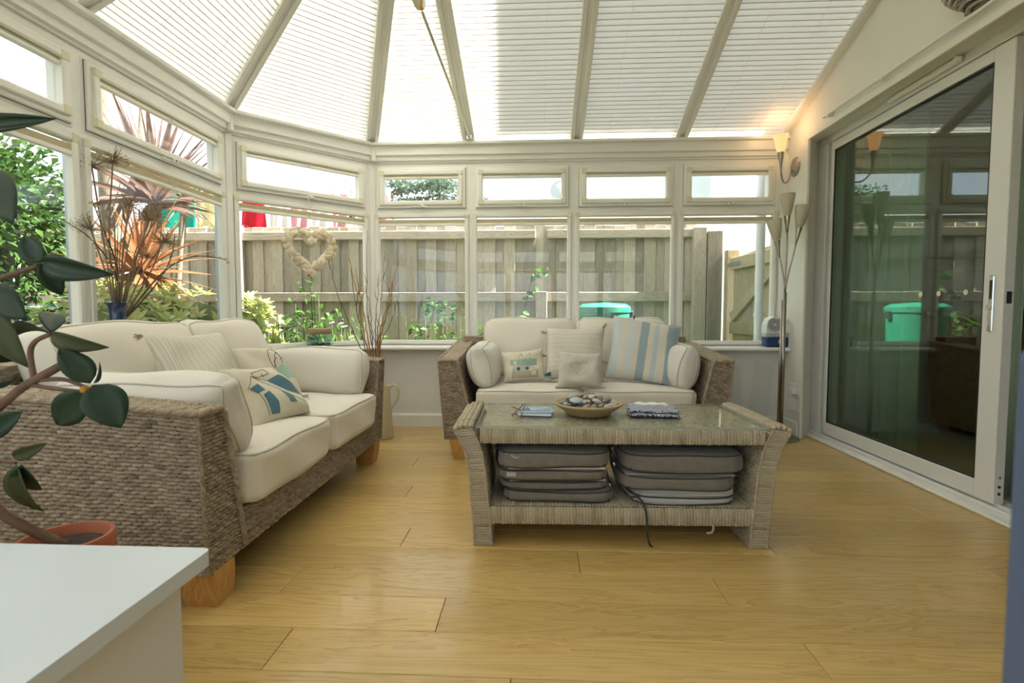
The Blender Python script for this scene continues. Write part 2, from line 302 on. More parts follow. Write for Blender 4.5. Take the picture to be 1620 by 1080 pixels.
class MB:
    def __init__(s): s.v = []; s.f = []; s.m = []; s.cur = 0
    def add(s, vs, fs, M4=None):
        b = len(s.v)
        s.v += [tuple(M4 @ Vector(p)) if M4 is not None else tuple(p) for p in vs]
        for f in fs: s.f.append(tuple(i + b for i in f)); s.m.append(s.cur)
        return s
    def box(s, x0, x1, y0, y1, z0, z1, c=0, M4=None):
        if c <= 0:
            vs = [(x, y, z) for z in (z0, z1) for y in (y0, y1) for x in (x0, x1)]
            return s.add(vs, [(0, 2, 3, 1), (4, 5, 7, 6), (0, 1, 5, 4), (2, 6, 7, 3), (0, 4, 6, 2), (1, 3, 7, 5)], M4)
        c = min(c, (x1 - x0) * .49, (y1 - y0) * .49, (z1 - z0) * .49)
        X = (x0, x1); Y = (y0, y1); Z = (z0, z1); vs = []; ix = {}
        for i in (0, 1):
            for j in (0, 1):
                for k in (0, 1):
                    p = (X[i], Y[j], Z[k]); d = (c if i == 0 else -c, c if j == 0 else -c, c if k == 0 else -c)
                    for a in range(3):
                        q = [p[b] + (0 if b == a else d[b]) for b in range(3)]; ix[i, j, k, a] = len(vs); vs.append(q)
        fs = []
        for a in range(3):
            b, e = (a + 1) % 3, (a + 2) % 3
            for sd in (0, 1):
                def g(bb, ee):
                    t = [0, 0, 0]; t[a] = sd; t[b] = bb; t[e] = ee; return ix[t[0], t[1], t[2], a]
                f = [g(0, 0), g(1, 0), g(1, 1), g(0, 1)]; fs.append(tuple(f if sd else f[::-1]))
            for bb in (0, 1):
                for ee in (0, 1):
                    t0 = [0, 0, 0]; t0[b] = bb; t0[e] = ee; t1 = list(t0); t1[a] = 1
                    f = [ix[(*t0, b)], ix[(*t1, b)], ix[(*t1, e)], ix[(*t0, e)]]; fs.append(tuple(f if bb == ee else f[::-1]))
        for i in (0, 1):
            for j in (0, 1):
                for k in (0, 1):
                    f = [ix[i, j, k, 0], ix[i, j, k, 1], ix[i, j, k, 2]]; fs.append(tuple(f if (i + j + k) % 2 else f[::-1]))
        return s.add(vs, fs, M4)
    def tube(s, pts, r, n=8, cap=True, M4=None):
        pts = [Vector(p) for p in pts]; rr = r if isinstance(r, (list, tuple)) else [r] * len(pts)
        vs = []; fs = []; up = None
        for i, p in enumerate(pts):
            t = (pts[min(i + 1, len(pts) - 1)] - pts[max(i - 1, 0)]).normalized()
            if up is None: up = t.orthogonal().normalized()
            up = (up - t * up.dot(t)); up = up.normalized() if up.length > 1e-6 else t.orthogonal().normalized(); sd = t.cross(up)
            for k in range(n):
                a = 2 * PI * k / n; vs.append(p + (up * math.cos(a) + sd * math.sin(a)) * rr[i])
        for i in range(len(pts) - 1):
            for k in range(n):
                a = i * n + k; b = i * n + (k + 1) % n; fs.append((a, b, b + n, a + n))
        if cap: fs.append(tuple(range(n))[::-1]); fs.append(tuple(range((len(pts) - 1) * n, len(pts) * n)))
        return s.add(vs, fs, M4)
    def lathe(s, prof, n=24, M4=None):
        vs = []; fs = []
        for r, z in prof:
            for k in range(n): a = 2 * PI * k / n; vs.append((r * math.cos(a), r * math.sin(a), z))
        for i in range(len(prof) - 1):
            for k in range(n): a = i * n + k; b = i * n + (k + 1) % n; fs.append((a, b, b + n, a + n))
        return s.add(vs, fs, M4)
    def ring(s, rects, M4=None):
        """mitred frame: successive rectangles (x0,x1,z0,z1,depth) bridged; depth is along -y (into the room)"""
        vs = []; fs = []
        for x0, x1, z0, z1, d in rects: vs += [(x0, -d, z0), (x1, -d, z0), (x1, -d, z1), (x0, -d, z1)]
        for i in range(len(rects) - 1):
            for k in range(4): a = i * 4 + k; b = i * 4 + (k + 1) % 4; fs.append((a, b, b + 4, a + 4))
        return s.add(vs, fs, M4)
    def prism(s, poly, z0, z1, M4=None):
        n = len(poly); vs = [(x, y, z0) for x, y in poly] + [(x, y, z1) for x, y in poly]
        fs = [tuple(range(n))[::-1], tuple(range(n, 2 * n))] + [(i, (i + 1) % n, (i + 1) % n + n, i + n) for i in range(n)]
        return s.add(vs, fs, M4)
    def build(s, name, mat, parent=None, smooth=None, M4=None, uvf=None):
        me = bpy.data.meshes.new(name); me.from_pydata(s.v, [], s.f); me.update()
        if any(s.m): me.polygons.foreach_set('material_index', s.m)
        if uvf: set_uv(me, uvf)
        return link(name, me, mat, parent, smooth, M4)
def set_uv(me, f):
    uv = me.uv_layers.new(name='UVMap'); li = np.zeros(len(me.loops), dtype=np.int32); me.loops.foreach_get('vertex_index', li)
    co = np.zeros(len(me.vertices) * 3); me.vertices.foreach_get('co', co); co = co.reshape(-1, 3)
    uv.data.foreach_set('uv', np.array([f(p) for p in co])[li].ravel())
def clean_normals(me):
    bm = bmesh.new(); bm.from_mesh(me); bmesh.ops.recalc_face_normals(bm, faces=bm.faces); bm.to_mesh(me); bm.free()
def bez(p0, p1, p2, p3, n=10):
    out = []
    for i in range(n + 1):
        t = i / n; out.append(tuple((1 - t) ** 3 * a + 3 * t * (1 - t) ** 2 * b + 3 * t * t * (1 - t) * c + t ** 3 * d for a, b, c, d in zip(p0, p1, p2, p3)))
    return out
def smooth_path(pts, k=6):
    P = [Vector(p) for p in pts]; P = [P[0] * 2 - P[1]] + P + [P[-1] * 2 - P[-2]]; out = []
    for i in range(1, len(P) - 2):
        for j in range(k):
            t = j / k; a, b, c, d = P[i - 1], P[i], P[i + 1], P[i + 2]
            out.append(.5 * ((2 * b) + (c - a) * t + (2 * a - 5 * b + 4 * c - d) * t * t + (3 * b - a - 3 * c + d) * t ** 3))
    out.append(P[-2]); return out

class WB:
    """woven surfaces: dense displaced grids with UV in metres, plus plain core quads and twisted ropes"""
    def __init__(s): s.v = []; s.f = []; s.uv = []; s.mi = []; s.n = 0
    def grid(s, P, uvm, keep=None):
        nv, nu = P.shape[:2]; b = s.n
        s.v.append(P.reshape(-1, 3)); s.uv.append(uvm.reshape(-1, 2)); s.n += nv * nu
        i = np.arange(nv - 1)[:, None] * nu + np.arange(nu - 1)[None, :]; i = i.ravel() + b
        q = np.stack([i, i + 1, i + nu + 1, i + nu], 1)
        if keep is not None: k_ = keep.ravel(); j = q - b; q = q[k_[j[:, 0]] | k_[j[:, 1]] | k_[j[:, 2]] | k_[j[:, 3]]]
        s.f.append(q); s.mi.append(np.zeros(len(q), dtype=np.int32))
    def patch(s, a, b, c, d, mode='weave', res=(.0032, .0020), amp=.0042, off=(0, 0), flip=False):
        """bilinear quad a(bottom left) b(bottom right) c(top right) d(top left), displaced along its normal"""
        a, b, c, d = [np.array(q, float) for q in (a, b, c, d)]
        U = (np.linalg.norm(b - a) + np.linalg.norm(c - d)) / 2; V = (np.linalg.norm(d - a) + np.linalg.norm(c - b)) / 2
        nu = max(2, int(U / res[0]) + 1); nv = max(2, int(V / res[1]) + 1)
        u = np.linspace(0, 1, nu)[None, :, None]; v = np.linspace(0, 1, nv)[:, None, None]
        P = (a * (1 - u) + b * u) * (1 - v) + (d * (1 - u) + c * u) * v
        n = np.cross(b - a, d - a); n /= np.linalg.norm(n)
        if flip: n = -n
        um = (u[..., 0] * U + off[0]) + 0 * v[..., 0]; vm = (v[..., 0] * V + off[1]) + 0 * u[..., 0]
        h, uvm = weave_h(um, vm, mode, amp); s.grid(P + n * h[..., None], uvm, h > amp * 2.5 * (.36 - .6) if mode == 'weave' else None)
    def surf(s, fn, U, V, mode='weave', res=(.0035, .0026), amp=.0042):
        """fn(u in metres array, v in metres array) -> positions; normal found numerically"""
        nu = max(2, int(U / res[0]) + 1); nv = max(2, int(V / res[1]) + 1)
        um, vm = np.meshgrid(np.linspace(0, U, nu), np.linspace(0, V, nv)); e = 1e-3
        P = fn(um, vm); n = np.cross(fn(um + e, vm) - fn(um - e, vm), fn(um, vm + e) - fn(um, vm - e)); n /= np.linalg.norm(n, axis=-1, keepdims=True) + 1e-12
        h, uvm = weave_h(um, vm, mode, amp); s.grid(P + n * h[..., None], uvm, h > amp * 2.5 * (.36 - .6) if mode == 'weave' else None)
    def quadbox(s, pts8):
        """core hexahedron: bottom a b c d, top a b c d"""
        b = s.n; s.v.append(np.array(pts8, float)); s.uv.append(np.zeros((8, 2))); s.n += 8
        q = np.array([(3, 2, 1, 0), (4, 5, 6, 7), (0, 1, 5, 4), (1, 2, 6, 5), (2, 3, 7, 6), (3, 0, 4, 7)]) + b
        s.f.append(q); s.mi.append(np.ones(6, dtype=np.int32))
    def rope(s, pts, r=.009, pitch=.03, step=.003, lobes=3, n=19):
        P = [np.array(p, float) for p in pts]; seg = [np.linalg.norm(P[i + 1] - P[i]) for i in range(len(P) - 1)]; L = sum(seg); k = max(3, int(L / step))
        cum = np.concatenate([[0], np.cumsum(seg)]); t = np.linspace(0, L, k)
        C = np.stack([np.interp(t, cum, [p[i] for p in P]) for i in range(3)], 1)
        T = np.gradient(C, axis=0); T /= np.linalg.norm(T, axis=1, keepdims=True)
        ref = np.array([0, 0, 1.0]) if abs(T[0, 2]) < .8 else np.array([0, 1.0, 0]); A = np.cross(T, ref); A /= np.linalg.norm(A, axis=1, keepdims=True); B = np.cross(T, A)
        th = np.linspace(0, 2 * PI, n)[None, :]; ph = (2 * PI * t / pitch)[:, None]
        rad = r * (.58 + .42 * np.abs(np.cos(lobes / 2 * (th - ph)))) * np.clip(np.minimum(t, L - t) / (.7 * r), 0, 1)[:, None] ** .5
        Q = C[:, None, :] + (np.cos(th)[..., None] * A[:, None, :] + np.sin(th)[..., None] * B[:, None, :]) * rad[..., None]
        s.grid(Q, np.stack([t[:, None] + th * 0, th * r + ph * .004], -1))
    def build(s, name, mats, parent=None):
        v = np.concatenate(s.v); f = np.concatenate(s.f); uv = np.concatenate(s.uv); mi = np.concatenate(s.mi)
        me = bpy.data.meshes.new(name); me.vertices.add(len(v)); me.vertices.foreach_set('co', v.ravel().astype(np.float32))
        me.loops.add(f.size); me.loops.foreach_set('vertex_index', f.ravel().astype(np.int32)); me.polygons.add(len(f))
        me.polygons.foreach_set('loop_start', np.arange(0, f.size, 4, dtype=np.int32)); me.update(calc_edges=True)
        u = me.uv_layers.new(name='UVMap'); u.data.foreach_set('uv', uv[f.ravel()].ravel().astype(np.float32))
        me.polygons.foreach_set('material_index', mi); o = link(name, me, mats, parent); me.polygons.foreach_set('use_smooth', mi == 0); me.update(); return o
def weave_h(u, v, mode, amp):
    wob = .0011 * np.sin(u * 41 + 1.3 * np.sin(v * 23)) + .0008 * np.sin(u * 97 + v * 31)
    def rnd_(q): return np.modf(np.abs(np.sin(q * 12.9898) * 43758.5453))[0]
    if mode == 'weave':          # ropes along u, over and under hidden stakes
        p = .0118; s = .032; vv = (v + wob) / p; k = np.floor(vv); fv = vv - k - .5
        x = u / s + k * .5 + .12 * rnd_(k); fx = x - np.floor(x) - .5; ov = np.clip(np.cos(PI * fx), 0, 1) ** .55
        tw = np.sin(2 * PI * (u / .0165 + fv * 1.0 + k * .37))
        h = amp * 2.5 * (np.sqrt(np.clip(1 - (2.25 * fv) ** 2, 0, 1)) * (.30 + .70 * ov) * (1 + .24 * tw) - .6); return h, np.stack([np.floor(x) * .173 + fx * .02, (k + .5) * p + fv * .002], -1)
    if mode == 'wrap':           # ropes along v side by side
        p = .0115; uu = (u + wob * .6) / p; k = np.floor(uu); fu = uu - k - .5; tw = np.sin(2 * PI * (v / .0135 + fu * 1.1 + k * .31))
        h = amp * 1.5 * (np.sqrt(np.clip(1 - (1.95 * fu) ** 2, 0, 1)) * (1 + .34 * tw) - .5); return h, np.stack([k * .131 + v * .25, (k + .5) * p + fu * .002], -1)
    if mode == 'plaitu':         # ropes along u side by side
        p = .0098; vv = (v + wob * .6) / p; k = np.floor(vv); fv = vv - k - .5; tw = np.sin(2 * PI * (u / .0135 + fv * 1.1 + k * .31))
        h = amp * 1.5 * (np.sqrt(np.clip(1 - (1.95 * fv) ** 2, 0, 1)) * (1 + .34 * tw) - .5); return h, np.stack([k * .131 + u * .25, (k + .5) * p + fv * .002], -1)
    # thick braid: two leaning rows
    p = .021; q = .0155; k = np.floor(v / p); fv = v / p - k - .5; lean = np.where(k % 2 == 0, 1, -1); x = (u + lean * fv * .018) / q; fx = x - np.floor(x) - .5
    h = amp * 2.2 * (np.sqrt(np.clip(1 - (1.9 * fv) ** 2, 0, 1)) * np.sqrt(np.clip(1 - (1.9 * fx) ** 2, 0, 1)) - .4); return h, np.stack([np.floor(x) * .02 + fx * .003 + k * .3, v], -1)

def box_cushion(name, sx, sy, sz, r, crown, mat, parent=None, seed=0, M4=None, pipe='piping', n=20, wr=.004, sag=0, flare=0, piper=.0042, pw=16):
    """boxed cushion with rounded edges, crowned faces, soft creases and piped seams"""
    rng = random.Random(seed); ph = [rng.uniform(0, 6.3) for _ in range(8)]
    hx, hy, hz = sx / 2, sy / 2, sz / 2
    def shape(p):
        x, y, z = p; q = Vector((x * hx, y * hy, z * hz)); inn = Vector((max(-hx + r, min(hx - r, q.x)), max(-hy + r, min(hy - r, q.y)), max(-hz + r, min(hz - r, q.z))))
        d = q - inn
        if d.length > 1e-9: q = inn + d.normalized() * min(r, d.length * 1.0 if d.length < r else r)
        u, v, t = q.x / hx, q.y / hy, q.z / hz; m_ = max(abs(u), abs(v))
        if m_ > 1e-6: kk = m_ / (abs(u) ** pw + abs(v) ** pw) ** (1 / pw); q.x *= kk; q.y *= kk; u *= kk; v *= kk
        c = crown * (1 - abs(u) ** 3) * (1 - abs(v) ** 3) * t
        k = wr * (math.sin(q.x * 17 + ph[0] + 2 * math.sin(q.y * 9 + ph[1])) + .6 * math.sin(q.y * 23 + ph[2] + 1.5 * math.sin(q.x * 13 + ph[3])))
        side = 1 + .035 * math.sin(ph[4] + 3 * v) * abs(u)
        e = max(abs(u), abs(v))
        return Vector((q.x * side + wr * math.sin(q.z * 30 + q.y * 14 + ph[5]) * abs(u), q.y + wr * math.sin(q.z * 28 + q.x * 15 + ph[6]) * abs(v), q.z + c + k * t * (1 - .5 * e) - sag * (1 - u * u) * (1 - v * v) * (t > 0) + flare * (u * u * v * v) * t))
    bm = bmesh.new(); bmesh.ops.create_cube(bm, size=2); bmesh.ops.subdivide_edges(bm, edges=bm.edges[:], cuts=n, use_grid_fill=True)
    for v in bm.verts:
        q = Vector([math.sin(c * PI / 2) * .35 + c * .65 for c in v.co]); v.co = shape(q)
    me = bpy.data.meshes.new(name); bm.to_mesh(me); bm.free()
    o = link(name, me, mat, parent, True, M4)
    if pipe:
        k = .3 * r; mb = MB()
        for t in (1, -1):
            pts = []; c = .06
            lo = [(-1, y) for y in np.linspace(-1 + c, 1 - c, 12)] + [(x, 1) for x in np.linspace(-1 + c, 1 - c, 14)] + [(1, y) for y in np.linspace(1 - c, -1 + c, 12)] + [(x, -1) for x in np.linspace(1 - c, -1 + c, 14)]
            for x, y in lo + lo[:1]:
                q = shape((x, y, t)); pts.append(q)
            mb.tube(pts, piper, 6, False)
        mb.build('piping', pipe, o, True)
    return o
def pillow_fn(w, h, t, seed=0, pinch=.07, wr=.006, puff=.5):
    rng = random.Random(seed); ph = [rng.uniform(0, 6.3) for _ in range(6)]
    def f(u, v, side=1):
        x = w / 2 * u * (1 - pinch * (1 - v * v) * u * u); z = h / 2 * v * (1 - pinch * (1 - u * u) * v * v)
        th = t / 2 * max(0, (1 - u ** 4) * (1 - v ** 4)) ** puff
        k = wr * (1 - u ** 8) * (1 - v ** 8) * (math.sin(u * 4.2 + ph[0] + 2 * math.sin(v * 2.6 + ph[1])) * .6 + .45 * math.sin(v * 6 + ph[2] + 2 * math.sin(u * 3.3 + ph[3])))
        bend = .02 * math.sin(ph[4] + u * 1.5) * v
        return Vector((x, -side * (th + k * (.3 + min(1, th / (t * .25)))) + bend, z))
    return f
def pillow(name, w, h, t, mat, parent=None, seed=0, M4=None, n=26, pipe=None, **k):
    """knife-edge scatter cushion standing in its local xz plane, face towards -y"""
    f = pillow_fn(w, h, t, seed, **k); mb = MB(); N = n + 1
    g = [math.sin((i / n * 2 - 1) * PI / 2) for i in range(N)]
    for sd in (1, -1):
        vs = [f(u, v, sd) for v in g for u in g]; fs = []
        for j in range(n):
            for i in range(n):
                a = j * N + i; q = (a, a + 1, a + N + 1, a + N); fs.append(q if sd == 1 else q[::-1])
        mb.add(vs, fs)
    me = bpy.data.meshes.new(name); me.from_pydata(mb.v, [], mb.f); me.update()
    uv = me.uv_layers.new(name='UVMap'); li = np.zeros(len(me.loops), dtype=np.int32); me.loops.foreach_get('vertex_index', li)
    U = np.array([((u + 1) / 2, (v + 1) / 2) for _ in (0, 1) for v in g for u in g]); uv.data.foreach_set('uv', U[li].ravel())
    bm = bmesh.new(); bm.from_mesh(me); bmesh.ops.remove_doubles(bm, verts=bm.verts, dist=1e-5); bm.to_mesh(me); bm.free()
    o = link(name, me, mat, parent, True, M4)
    if pipe:
        lo = [(-1, y) for y in np.linspace(-1, 1, 12)] + [(x, 1) for x in np.linspace(-1, 1, 12)] + [(1, y) for y in np.linspace(1, -1, 12)] + [(x, -1) for x in np.linspace(1, -1, 12)]
        p = MB().tube([f(u, v) for u, v in lo], .0035, 6, False); p.build('piping', pipe, o, True)
    return o, f
def decal(name, f, poly, mat, parent, off=.0022, cuts=4):
    """flat print: a polygon in cushion coordinates laid on the cushion's front face"""
    tri = tessellate_polygon([[Vector((x, y, 0)) for x, y in poly]]); bm = bmesh.new(); vs = [bm.verts.new((x, y, 0)) for x, y in poly]
    for t in tri:
        try: bm.faces.new([vs[i] for i in t])
        except ValueError: pass
    bmesh.ops.subdivide_edges(bm, edges=bm.edges[:], cuts=cuts, use_grid_fill=True)
    for v in bm.verts: p = f(v.co.x, v.co.y); v.co = p + Vector((0, -off, 0))
    bmesh.ops.recalc_face_normals(bm, faces=bm.faces)
    me = bpy.data.meshes.new(name); bm.to_mesh(me); bm.free(); return link(name, me, mat, parent, True)
def stitch(name, f, lines, mat, parent, r=.0016, k=5):
    mb = MB()
    for L in lines:
        P = []
        for i in range(len(L) - 1):
            for j in range(k): t = j / k; P.append((L[i][0] * (1 - t) + L[i + 1][0] * t, L[i][1] * (1 - t) + L[i + 1][1] * t))
        P.append(L[-1]); mb.tube([f(u, v) + Vector((0, -r * .5, 0)) for u, v in P], r, 5)
    return mb.build(name, mat, parent, True)
def tassel(parent, at, d, mat, s=1.0):
    """knotted head with a skirt of threads"""
    d = Vector(d).normalized(); q = d.to_track_quat('Z', 'Y').to_matrix().to_4x4(); T = Matrix.Translation(Vector(at)) @ q
    mb = MB(); mb.lathe([(.001, -.002), (.008 * s, .004 * s), (.009 * s, .011 * s), (.005 * s, .016 * s), (.0055 * s, .018 * s)], 8, T)
    for k in range(9):
        a = k * 2.4; rr = .0035 * s + .004 * s * (k % 3) / 2
        mb.tube([(rr * math.cos(a), rr * math.sin(a), .015 * s), (rr * 1.7 * math.cos(a), rr * 1.7 * math.sin(a), .036 * s), (rr * 2.1 * math.cos(a + .2), rr * 2.1 * math.sin(a + .2), .05 * s)], [.003 * s, .0026 * s, .0015 * s], 5, True, T)
    return mb.build('tassel', mat, parent, True)

# ================================================================== THE SETTING
RX = 1.81                                   # plaster face of the house wall
FY = -.75                                   # front wall, behind the photographer
PER = [(RX, FY), (-1.26, FY), (-1.965, FY + .705), (-1.965, 3.255), (-1.26, 3.96), (RX, 3.96)]   # window plane, inside on the right hand
SIDES = ['front', 'front_corner', 'left', 'back_corner', 'back']
def off_pt(i, d):
    """perimeter corner i moved d into the room (mitred)"""
    P = [Vector(p) for p in PER]
    def nrm(k): t = (P[k + 1] - P[k]).normalized(); return Vector((t.y, -t.x))
    if i == 0: return P[0] + nrm(0) * d
    if i == len(P) - 1: return P[-1] + nrm(len(P) - 2) * d
    a, b = nrm(i - 1), nrm(i); m = (a + b).normalized(); return P[i] + m * (d / m.dot(a))
def sweep(mb, k, prof):
    """closed profile [(offset into room, z)] run along side k with mitred ends"""
    n = len(prof); vs = []
    for e in (k, k + 1):
        for d, z in prof: p = off_pt(e, d); vs.append((p.x, p.y, z))
    fs = [(i, (i + 1) % n, (i + 1) % n + n, i + n) for i in range(n)] + [tuple(range(n))[::-1], tuple(range(n, 2 * n))]
    return mb.add(vs, fs)
def swept(name, k, prof, mat, parent=None, smooth=None):
    o = sweep(MB(), k, prof).build(name, mat, parent, smooth); clean_normals(o.data); return o

# floor: planks 168 mm wide laid across the room
fl = MB().box(-2.1, 1.95, FY - .1, 4.1, -.08, -.008).build('floor', 'subfloor'); struct(fl)
ROWW = .168; LEN = 1.36
known = {0: -.664, 1: -.273, 2: -.79, 3: .147, 4: -.504, 7: -.617, 10: -.70, 5: -.05, 6: .30, 8: -.25, 9: .45}
rnd = random.Random(3)
for k in range(-12, 17):
    y0 = 1.179 + k * ROWW; y1 = y0 + ROWW; x = known.get(k, rnd.uniform(-1, 1)) - 3 * LEN
    xl = -1.93 + max(0, y1 - 3.22) + max(0, FY + .74 - y0)
    if y0 > 3.9: continue
    y1 = min(y1, 3.895)
    while x < 1.925:
        a, b = max(x, xl), min(x + LEN, 1.925); x += LEN
        if b - a < .03: continue
        L = b - a; mb = MB().box(0, L - .0016, 0, y1 - y0 - .0016, -.008, 0, .0012)
        p = mb.build('plank', 'floor', fl); p.location = (a, y0, 0)

# dwarf walls, baseboards, sills, eaves beam around the bay
for k, sd in enumerate(SIDES):
    struct(swept('wall_' + sd, k, [(-.16, -.1), (.085, -.1), (.085, .585), (-.16, .585)], 'dwarf'))
    struct(swept('baseboard_' + sd, k, [(.08, 0), (.103, 0), (.103, .085), (.096, .098), (.08, .1)], 'gloss'))
    struct(swept('trim_%d' % (k + 1), k, [(-.03, .585), (.155, .585), (.163, .59), (.165, .598), (.163, .606), (.155, .612), (-.03, .614)], 'gloss', smooth=None))
    plabel(bpy.data.objects['trim_%d' % (k + 1)], 'painted window sill board')
for k, sd in enumerate(SIDES):
    o = struct(swept('trim_%d' % (k + 11), k, [(-.08, 1.99), (.012, 1.99), (.014, 2.0), (.03, 2.006), (.032, 2.035), (.05, 2.042), (.055, 2.105), (.085, 2.108), (.088, 2.125), (-.08, 2.125)], 'upvc')); plabel(o, 'deep white eaves beam above the windows')
# corner posts
for i in (1, 2, 3, 4):
    a = off_pt(i, .0); P = MB(); rr = .046
    v = (Vector((-.1, 2.1)) - a).normalized(); c = a - v * .022; ang = math.atan2(v.y, v.x)
    P.prism([(c.x + rr * math.cos(ang + PI / 8 + t * PI / 4), c.y + rr * math.sin(ang + PI / 8 + t * PI / 4)) for t in range(8)], .6, 2.0)
    struct(P.build('trim_%d' % (20 + i), 'upvc'))
    P2 = MB(); c2 = a + v * .05
    P2.prism([(c2.x + .02 * math.cos(ang + PI / 8 + t * PI / 4), c2.y + .02 * math.sin(ang + PI / 8 + t * PI / 4)) for t in range(8)], 2.0, 2.13); struct(P2.build('trim_%d' % (30 + i), 'upvc_trim'))

# windows
def inset(rc, l, r=None, b=None, t=None):
    r = l if r is None else r; b = l if b is None else b; t = l if t is None else t
    return (rc[0] + l, rc[1] - r, rc[2] + b, rc[3] - t)
WN = [0]
def window(side, x0, x1, handle=True, ml=.0, mr=.0):
    """a window unit: fixed pane below, top-hung casement above, each with a clip-on pleated blind frame.
    x0..x1 along the side, ml/mr extra frame at the ends"""
    a, b = Vector(PER[side]), Vector(PER[side + 1]); t = (b - a).normalized(); ang = math.atan2(t.y, t.x)
    WN[0] += 1; W = empty('window_%d' % WN[0], (a.x + t.x * x0, a.y + t.y * x0, 0), ang); struct(W)
    L = x1 - x0; TZ = 1.63; ZT = 1.99; ZB = .613
    # frame
    mb = MB()
    o1 = (0, L, TZ, ZT); i1 = (.037 + ml, L - .037 - mr, 1.651, 1.953)
    o2 = (0, L, ZB, TZ); i2 = (.022 + ml, L - .022 - mr, .63, 1.606)
    for o_, i_ in ((o1, i1), (o2, i2)):
        mb.ring([(*o_, -.05), (*o_, 0), (*inset(i_, -.012), .0), (*inset(i_, -.008), .004), (*i_, .004), (*i_, -.05)])
    mb.build('frame', 'upvc', W)
    # casement
    O = inset(i1, .002); cs = MB().ring([(*O, -.045), (*O, .018), (*inset(O, .005), .022), (*inset(O, .03), .022), (*inset(O, .042), .012), (*inset(O, .048), -.012), (*inset(O, .048), -.045)]).build('casement', 'upvc', W)
    sl_ = MB().ring([(*inset(O, -.002), .003), (*inset(O, -.002), .006), (*inset(O, .002), .006)]).build('seal', 'seal', cs)
    G = inset(O, .047); MB().box(G[0], G[1], .016, .022, G[2], G[3]).build('pane', 'glass', cs)
    B = inset(O, .022); bf = MB().ring([(*B, .02), (*B, .034), (*inset(B, .004), .037), (*inset(B, .024), .037), (*inset(B, .032), .03), (*inset(B, .032), .0)]).build('blind_frame', 'upvc_trim', W)
    def corners(B, c, nm='corner_clip', w_=.036):
        for cx, cz in ((B[0], B[2]), (B[1] - w_, B[2]), (B[0], B[3] - w_), (B[1] - w_, B[3] - w_)):
            MB().box(cx - .001, cx + w_ + .001, -.0395, -.02, cz - .001, cz + w_ + .001, .003).build(nm, 'upvc_aged', c)
    corners(B, bf)
    g2 = inset(B, .03); mb = MB(); MB().box(g2[0], g2[1], -.022, -.002, g2[3] - .014, g2[3] - .004).build('folded_blind', 'blind_pack', bf)
    br = MB().box(g2[0], g2[1], -.026, .0, g2[3] - .03, g2[3] - .014, .003).build('blind_rail', 'upvc', bf)
    def clip(p, x, z):
        mb = MB()
        for s in (-1, 1): mb.tube([(x + s * .004, -.03, z - .006), (x + s * .013, -.034, z - .004), (x + s * .017, -.034, z + .006), (x + s * .006, -.032, z + .007)], .0022, 6)
        mb.build('clip', 'white_plastic', p, True)
    clip(bf, L / 2, g2[3] - .018)
    # handle
    if handle:
        mb = MB(); hx = L / 2; hz = 1.666
        mb.box(hx - .075, hx + .02, -.029, -.02, hz - .009, hz + .009, .004); mb.build('handle', 'white_plastic', cs)
        h = MB().box(hx - .012, hx + .028, -.05, -.026, hz - .014, hz + .008, .006); h.tube([(hx + .02, -.04, hz - .004), (hx + .052, -.046, hz - .012)], [.009, .005], 8)
        h.build('handle_lever', 'white_plastic', cs, 40); MB().lathe([(0, 0), (.004, 0), (.004, .003), (0, .003)], 10, Matrix.Translation((hx + .0, -.05, hz)) @ Matrix.Rotation(PI / 2, 4, 'X')).build('keyhole', 'seal', cs)
    # fixed pane with its blind frame
    O = i2; gl = MB().box(O[0] - .01, O[1] + .01, .014, .02, O[2], O[3]).build('pane', 'glass', W)
    B = inset(O, -.006); bf = MB().ring([(*B, .0), (*B, .016), (*inset(B, .004), .02), (*inset(B, .024), .02), (*inset(B, .03), .014), (*inset(B, .03, b=.028), -.02)]).build('blind_frame', 'upvc_trim', W)
    for cx in (B[0], B[1] - .03): MB().box(cx - .001, cx + .031, -.0225, -.004, B[3] - .036, B[3] + .001, .003).build('corner_clip', 'upvc_aged', bf)
    g2 = inset(B, .028); fb = MB()
    for q in range(6): fb.box(g2[0], g2[1], -.012, .008, g2[3] - .022 - q * .0048, g2[3] - .018 - q * .0048)
    fb.box(g2[0], g2[1], -.006, .006, g2[3] - .046, g2[3] - .016); fb.build('folded_blind', 'blind_pack', bf)
    MB().box(g2[0], g2[1], -.016, .008, g2[3] - .064, g2[3] - .046, .003).build('blind_rail', 'upvc', bf); clip(bf, L / 2, g2[3] - .05)
    # sealed unit spacer visible at the edge of the glass
    MB().ring([(*inset(O, -.004), .012), (*inset(O, .012), .012), (*inset(O, .012), -.012)], Matrix.Translation((0, .03, 0))).build('spacer', 'galv', gl)
    return W
s2 = math.sqrt(.5)
back_x = [0, .755, 1.529, 2.298, 3.034]
for i in range(4): window(4, back_x[i], back_x[i + 1], True, .006 if i == 0 else 0, .0)
struct(MB().box(1.774, RX + .02, 3.90, 4.04, .58, 2.0).build('trim_40', 'upvc'))
window(3, 0, .997, True, .012, .03)
LW = 3.255 - PER[2][1]
window(2, LW - 1.085, LW, True, 0, .05); window(2, LW - 2.17, LW - 1.085, True, 0, 0); window(2, 0, LW - 2.17, False, .05, 0)
window(1, 0, .997, False, .03, .03)
for i in range(4): window(0, i * .7675, (i + 1) * .7675, False)
# slim post added as stand-in for an unidentified blurred blue edge, lower right
pst = empty('blue_edge_stand_in', (.275, .292, 0)); tag(pst, 'slim dark blue stand-in for an unidentified edge, out of focus at the lower right corner', 'post')
MB().box(-.009, .012, -.010, .010, .006, .84, .003).build('shaft', 'jamb', pst); MB().lathe([(0, 0), (.05, 0), (.05, .004), (.02, .008), (0, .008)], 20).build('foot', 'jamb', pst)

